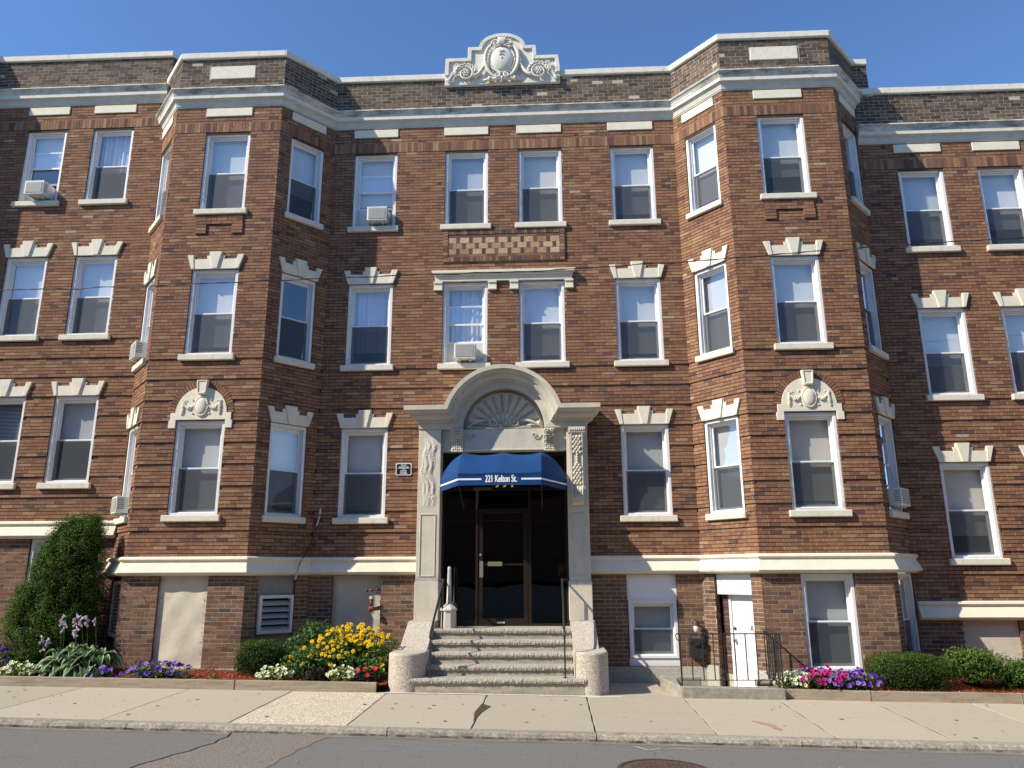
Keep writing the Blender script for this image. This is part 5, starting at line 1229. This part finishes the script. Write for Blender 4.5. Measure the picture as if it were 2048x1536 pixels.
adopt(mb.build('foliage',[m_arb,leafmat('browned_twigs',(.06,.04,.02),(.11,.075,.035),(.16,.11,.05)),m_inner],None),ab)
b=MB(); b.tube([(-8.80,-.92,.25),(-8.78,-.92,.8),(-8.65,-.92,1.9),(-8.5,-.92,2.7)],[.06,.055,.04,.02],8); b.tube([(-8.7,-.92,.25),(-8.66,-.95,.6),(-8.45,-.95,1.3),(-8.3,-.92,2.7)],[.05,.04,.035,.015],7); adopt(b.build('trunk',m_bark,None),ab)
# clipped shrubs
def shrub(label,c,rad,m,n,size,power=3.0,name='boxwood_shrub',group='clipped shrubs',lump=.07,shell=.25,zmin=-.8,trunk=True,hi=1.0):
    root=thing(name,label,'shrub',(c[0],c[1],c[2]-rad[2]),group)
    mb=MB(); P_,N_=cloud(n,c,rad,power,shell,lump,8,zmin)
    for p,q in zip(P_,N_):
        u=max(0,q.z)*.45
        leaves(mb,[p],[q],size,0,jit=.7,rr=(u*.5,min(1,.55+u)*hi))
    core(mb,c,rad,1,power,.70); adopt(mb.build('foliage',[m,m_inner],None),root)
    b=MB()
    for k in range(3): b.tube([(c[0]+.03*k,c[1],c[2]-rad[2]-.12),(c[0]+.08*(k-1),c[1],c[2]-rad[2]*.5),(c[0]+.2*(k-1)*rad[0]*2,c[1],c[2]+rad[2]*.2)],[.022,.018,.01],6)
    adopt(b.build('stem',m_bark,None),root); return root
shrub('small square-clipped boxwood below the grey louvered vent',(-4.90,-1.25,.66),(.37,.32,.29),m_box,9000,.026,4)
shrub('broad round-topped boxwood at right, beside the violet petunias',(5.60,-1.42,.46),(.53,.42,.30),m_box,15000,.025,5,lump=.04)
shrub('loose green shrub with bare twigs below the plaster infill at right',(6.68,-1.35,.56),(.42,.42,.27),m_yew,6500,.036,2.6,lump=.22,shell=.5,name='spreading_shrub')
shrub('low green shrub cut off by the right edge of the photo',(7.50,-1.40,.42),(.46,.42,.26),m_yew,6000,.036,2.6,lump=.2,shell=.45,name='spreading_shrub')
shrub('dark shrub in the shade between the boxwood and the loose shrub at right',(6.20,-.70,.44),(.26,.30,.24),m_dgreen,3500,.034,2.6,lump=.2,shell=.5,name='spreading_shrub')  # filler in dark leaf colour stands in for the shaded gap
# blossoms
def petunia_mesh(name,m,r=.032):
    mb=MB(); n=10; v=[(0,0,-.008)]+[(r*.32*math.cos(2*PI*k/n),r*.32*math.sin(2*PI*k/n),.004) for k in range(n)]+[(r*(1.0 if k%2 else .86)*math.cos(2*PI*k/n),r*(1.0 if k%2 else .86)*math.sin(2*PI*k/n),.010+(.003 if k%2 else -.002)) for k in range(n)]
    mb.mesh(v,[(0,1+k,1+(k+1)%n) for k in range(n)],1); mb.mesh(v,[(1+k,1+n+k,1+n+(k+1)%n,1+(k+1)%n) for k in range(n)],0,.8)
    o=mb.build(name,m,None); me=o.data; bpy.data.objects.remove(o); return me
def cone_mesh():
    mb=MB(); n=13
    for k in range(n):
        a=2*PI*k/n+random.uniform(-.06,.06); w=.014; L=random.uniform(.034,.041); dz=-random.uniform(.0,.012)
        ca,sa=math.cos(a),math.sin(a); f=lambda l,s,z:(l*ca-s*sa,l*sa+s*ca,z)
        mb.mesh([f(.006,-.004,0),f(.006,.004,0),f(L*.6,w*.7,.003),f(L,.0,dz),f(L*.6,-w*.7,.003)],[(0,1,2,3,4)],0,random.random())
    ball(mb,(0,0,.005),.0085,1,1,.8); k0=len(mb.m)-len(ICO[1])
    for i in range(k0,len(mb.m)): mb.m[i]=1
    o=mb.build('bl',[m_yel,m_cone],None); me=o.data; bpy.data.objects.remove(o); return me
ME={'cream':petunia_mesh('cream_blossom',[m_cream,m_throat],.029),'mag':petunia_mesh('magenta_blossom',[m_mag,m_blk],.036),'pur':petunia_mesh('violet_blossom',[m_pur,m_blk],.036),'lil':petunia_mesh('lilac_blossom',[m_lil,m_pur],.036),'red':petunia_mesh('red_blossom',[m_redp,m_redp],.045),'yel':cone_mesh()}
def blossoms(root,spots,kinds,jit=.35,scale=1,view=Vector((.1,-1,.55)).normalized()):
    for p,n in spots:
        k=random.choice(kinds); o=bpy.data.objects.new('blossom',ME[k]); COL.objects.link(o)
        d=(Vector(n)*.5+view+Vector((random.gauss(0,jit),random.gauss(0,jit),random.gauss(0,jit)))).normalized()
        s=scale*random.uniform(.78,1.15)
        mt=Matrix.Translation(Vector(p))@d.to_track_quat('Z','Y').to_matrix().to_4x4()@Matrix.Rotation(random.uniform(0,6),4,'Z')@Matrix.Diagonal((s,s,s,1))
        o.parent=root; o.matrix_parent_inverse=Matrix.Translation(-Vector(root.location)); o.matrix_basis=mt
def flowers(label,name,c,rad,leafm,kinds,nf,nl,size=.035,group=None,cat='flowers',scale=1.0,front=True,bias=.0,jit=.35):
    root=thing(name,label,cat,(c[0],c[1],c[2]-rad[2]),group)
    mb=MB(); P_,N_=cloud(nl,c,rad,2.3,.6,.18,6,-.9); leaves(mb,P_,N_,size,0,jit=.8); core(mb,c,rad,1,2.3,.55); adopt(mb.build('foliage',[leafm,m_inner],None),root)
    spots=[]; cand,cn_=cloud(nf*14,c,(rad[0]*1.03,rad[1]*1.05,rad[2]*1.06),2.3,.10,.18,6,-.65)
    md=.030*scale
    for p,q in zip(cand,cn_):
        if q.y>.35 and q.z<.5: continue
        if q.z<bias: continue
        if any((Vector(p)-Vector(s[0])).length<md for s in spots): continue
        spots.append((p,q))
        if len(spots)>=nf: break
    blossoms(root,spots,kinds,jit,scale); return root
flowers('white petunia clump at the far left, in front of the arborvitae','petunia_plant',(-8.78,-1.66,.46),(.30,.22,.15),m_lime,['cream'],46,1100,group='white petunia clumps')
flowers('white petunia clump below the clipped boxwood, left of the coneflowers','petunia_plant',(-4.47,-1.74,.43),(.27,.17,.13),m_lime,['cream'],44,1000,group='white petunia clumps')
flowers('white petunia clump in front of the coneflowers, beside the red flowers','petunia_plant',(-3.36,-1.74,.44),(.23,.17,.13),m_lime,['cream'],38,850,group='white petunia clumps')
flowers('white petunia clump at the right end of the low concrete wall','petunia_plant',(3.76,-1.72,.34),(.25,.20,.15),m_lime,['cream'],44,850,group='white petunia clumps')
flowers('deep purple petunias cut off by the left edge of the photo','petunia_plant',(-9.30,-1.62,.60),(.24,.25,.26),m_dgreen,['pur'],36,700,group='purple petunia clumps')
flowers('small violet petunia clump at the timber edge right of the hosta','petunia_plant',(-7.32,-1.80,.42),(.20,.16,.13),m_dgreen,['pur','lil'],16,520,group='purple petunia clumps')
flowers('wide violet petunia clump below the plastered-over bay opening','petunia_plant',(-6.42,-1.70,.46),(.56,.24,.17),m_green,['pur','pur','lil'],52,1500,group='purple petunia clumps')
flowers('bright magenta petunias beside the white clump at right','petunia_plant',(4.18,-1.72,.36),(.36,.24,.18),m_dgreen,['mag','mag','mag','lil'],74,900,group='magenta petunias')
flowers('blue-violet petunias between the magenta ones and the round boxwood','petunia_plant',(4.70,-1.72,.33),(.36,.24,.18),m_dgreen,['pur','pur','lil'],66,900,group='purple petunia clumps')
flowers('low dark-leaved plant between the two middle white petunia clumps','dark_leaved_plant',(-3.82,-1.72,.42),(.27,.18,.15),m_plum,['red'],1,900,size=.045,cat='plant',group='dark-leaved begonias',scale=.8)
flowers('dark-leaved begonia with coral red blossoms beside the speckled drum','dark_leaved_plant',(-2.97,-1.74,.42),(.26,.17,.14),m_plum,['red'],6,800,size=.045,cat='plant',group='dark-leaved begonias',scale=1.0,bias=.4)
# coneflowers
rb=thing('coneflower_clump','tall clump of golden coneflowers with dark centres left of the steps','flowers',(-3.4,-1.3,.3))
mb=MB()
for c,rad,n in (((-3.35,-1.25,.72),(.75,.42,.40),4300),((-4.05,-1.45,.60),(.42,.32,.27),1700),((-2.85,-1.45,.62),(.24,.28,.30),1100)):
    P_,N_=cloud(n,c,rad,2.2,.6,.15,6,-.95); leaves(mb,P_,N_,.058,0,jit=.8,aspect=.45); core(mb,c,rad,1,2.2,.5)
adopt(mb.build('foliage',[m_green,m_inner],None),rb)
stm=MB(); sp2=[]
def addc(n,xr,zr,dens=1):
    t=0
    while n>0 and t<9000:
        t+=1; x=random.uniform(*xr); z=random.uniform(*zr); u=(x+3.35)/.80; top=1.20-.30*max(0,u)**2-.42*max(0,-u)**1.6
        if z>top+.04: continue
        y=-1.32-.33*math.sqrt(max(0,1-(min(1,max(0,(z-.55))/.72))**2))+random.uniform(-.05,.12)
        p=(x,y,z)
        if any((Vector(p)-Vector(s[0])).length<.038 for s in sp2): continue
        sp2.append((p,(0,-.3,.6))); n-=1
addc(62,(-3.85,-2.70),(.90,1.24)); addc(24,(-4.0,-2.70),(.72,.98)); addc(8,(-4.45,-3.5),(.62,.88)); addc(9,(-3.0,-2.70),(.50,.72)); addc(4,(-3.75,-3.4),(.5,.62)); addc(3,(-4.5,-4.1),(.55,.86))
for p,_ in sp2: stm.tube([p,(p[0]+random.uniform(-.03,.03),p[1]+.05,p[2]-.12),(p[0]*.9-.335+random.uniform(-.05,.05),-1.3,.35)],.003,4)
adopt(stm.build('stems',m_green,None),rb); n1=len(sp2); ex=sp2[:]; sp2_keep=list(sp2)
blossoms(rb,sp2_keep,['yel'],.30,1.05)
sp2.clear(); addc(60,(-3.85,-2.68),(.86,1.24)); addc(16,(-4.2,-2.9),(.65,.92))
fm=MB(); src=ME['yel']; cv_=[tuple(v.co) for v in src.vertices]; cf_=[(tuple(p.vertices),p.material_index) for p in src.polygons]
for p,_ in sp2:
    d=(Vector((.1,-1,.7))+Vector((random.gauss(0,.3),random.gauss(0,.3),random.gauss(0,.3)))).normalized()
    mt=Matrix.Translation(Vector((p[0],p[1]+.05,p[2])))@d.to_track_quat('Z','Y').to_matrix().to_4x4()@Matrix.Diagonal((.92,.92,.92,1)); k=len(fm.v)
    fm.v.extend([tuple(mt@Vector(c)) for c in cv_]); r_=random.random()
    for f,mi in cf_: fm.f.append(tuple(i+k for i in f)); fm.m.append(mi); fm.r.append(r_)
tag(adopt(fm.build('small_blossoms',[m_yel,m_cone],None),rb),kind='stuff')
# leafy green perennial behind
gp=thing('leafy_perennial','leafy light green perennial between the boxwood and the golden coneflowers','plant',(-4.1,-.85,.3))
mb=MB()
for c,rad,n in (((-4.05,-.80,.78),(.48,.38,.42),2600),((-4.45,-.95,.66),(.22,.25,.26),700)):
    P_,N_=cloud(n,c,rad,2.2,.55,.22,5,-.95); leaves(mb,P_,N_,.062,0,jit=.8,aspect=.5); core(mb,c,rad,1,2.2,.5)
adopt(mb.build('foliage',[m_green,m_inner],None),gp)
st_=MB()
for k in range(12): x=-4.4+.06*k; st_.tube([(x,-.85,.3),(x+random.uniform(-.05,.05),-.85,.7),(x+random.uniform(-.1,.1),-.85,1.1)],.006,5)
adopt(st_.build('stems',m_green,None),gp)
for i,(x,y,s,lab) in enumerate(((-5.42,-1.85,.09,'tiny seedling in the red mulch left of the boxwood'),(-5.85,-1.80,.06,'smallest green seedling in the red mulch below the plastered-over opening'))):
    root=thing('seedling',lab,'plant',(x,y,HZ(x,y))); mb=MB(); P_,N_=cloud(60,(x,y,HZ(x,y)+s*.7),(s*.8,s*.6,s),2,.9,.1,5,-1); leaves(mb,P_,N_,.035,0); adopt(mb.build('foliage',m_green,None),root)
# hosta
hs=thing('hosta','large hosta with cream-edged leaves and tall pale lilac bell spikes at left','plant',(-7.93,-1.45,.3))
lf=MB()
def hleaf(base,az,L,w,rise,droop):
    n=9; ctr=[];
    for i in range(n+1):
        t=i/n; r=L*t*(1-.12*t*t); z=rise*math.sin(min(1,t*1.25)*PI*.55)-droop*t**2.4
        ctr.append((r,z))
    ca,sa=math.cos(az),math.sin(az); rr=random.random(); rows=[]
    for i,(r,z) in enumerate(ctr):
        t=i/n; wd=w*(max(0,math.sin(PI*min(1,max(0,(t-.22)/.78))**.72)) if t>.22 else .05) if t<1 else 0.002; wd=max(wd,.004)
        rows.append([(base[0]+r*ca-s*wd*sa,base[1]+r*sa+s*wd*ca,base[2]+z+abs(s)**1.5*wd*.45) for s in (-1,-.78,-.4,0,.4,.78,1)])
    v=[q for g_ in rows for q in g_]
    for i in range(n):
        for j in range(6):
            lf.v; 
    k=len(lf.v); lf.v.extend(v)
    for i in range(n):
        for j in range(6):
            lf.f.append((k+i*7+j,k+i*7+j+1,k+(i+1)*7+j+1,k+(i+1)*7+j)); lf.m.append(1 if (j in (0,5) and i>1) else 0); lf.r.append(rr)
for k in range(190):
    az=random.uniform(0,2*PI); u=random.random(); L=.26+.38*u; 
    if math.sin(az)>.4: L*=.7
    bx=-7.93+random.uniform(-.32,.34); by=-1.46+random.uniform(-.1,.1)
    hleaf((bx,by,.36+.12*(1-u)),az,L*(1.15 if abs(math.cos(az))>.6 else .9),.078+.040*random.random(),.17+.25*(1-u)*random.uniform(.7,1.2),.12+.20*u)
adopt(lf.build('leaf_clump',[m_hosta,m_hrim],None,smooth=True),hs)
for (x,zt,lean,nb) in ((-8.56,1.06,.10,5),(-8.43,1.02,.04,5),(-8.22,1.40,-.03,11),(-8.16,1.30,-.05,4),(-7.99,1.42,.0,14),(-7.90,1.38,.06,7),(-7.80,1.38,.02,7),(-7.65,1.34,.03,4),(-8.50,.86,.08,2),(-7.95,1.18,-.02,6)):
    b=MB(); x0_=x+lean*1.5+.05; b.tube([(x0_,-1.48,.40),((x+x0_)/2,-1.52,(zt+.4)/2),(x,-1.56,zt)],[.006,.005,.003],5)
    for q in range(6): z=.5+(zt-.55)*q/6; t=(z-.4)/(zt-.4); ball(b,(x0_+(x-x0_)*t,-1.48-.08*t,z),.009,1,1,1.4)
    sk=adopt(b.build('flower_stalk',m_green,None),hs)
    f_=MB()
    for q in range(nb):
        z=zt-.012-q*.024*(1 if nb<9 else 1.1); t=(z-.4)/(zt-.4); cx_=x0_+(x-x0_)*t; a=random.uniform(0,2*PI); d=Vector((math.cos(a)*.9,math.sin(a)*.6-.3,-.75)).normalized()
        f_.tube([(cx_,-1.48-.08*t,z),tuple(Vector((cx_,-1.48-.08*t,z))+d*.022),tuple(Vector((cx_,-1.48-.08*t,z))+d*.058)],[.004,.012,.021],6)
    f_.build('bell_blossom',m_hfl,sk)
    f_=None
# added house opposite, seen only mirrored in the glass; height deepens the shade
op=MB(); op.box(-40,40,-21.6,-21,-.5,11.5); 
for k in range(9): op.box(-5+.1*k,3.4-.1*k,-19.2-.3*k,-18.9-.3*k,-.4,.05+.2*(k+1),1)
tag(op.build('house_across_the_street',[m_base,m_step]),'plain dark brick house front on the far side of the street, behind the camera','house')
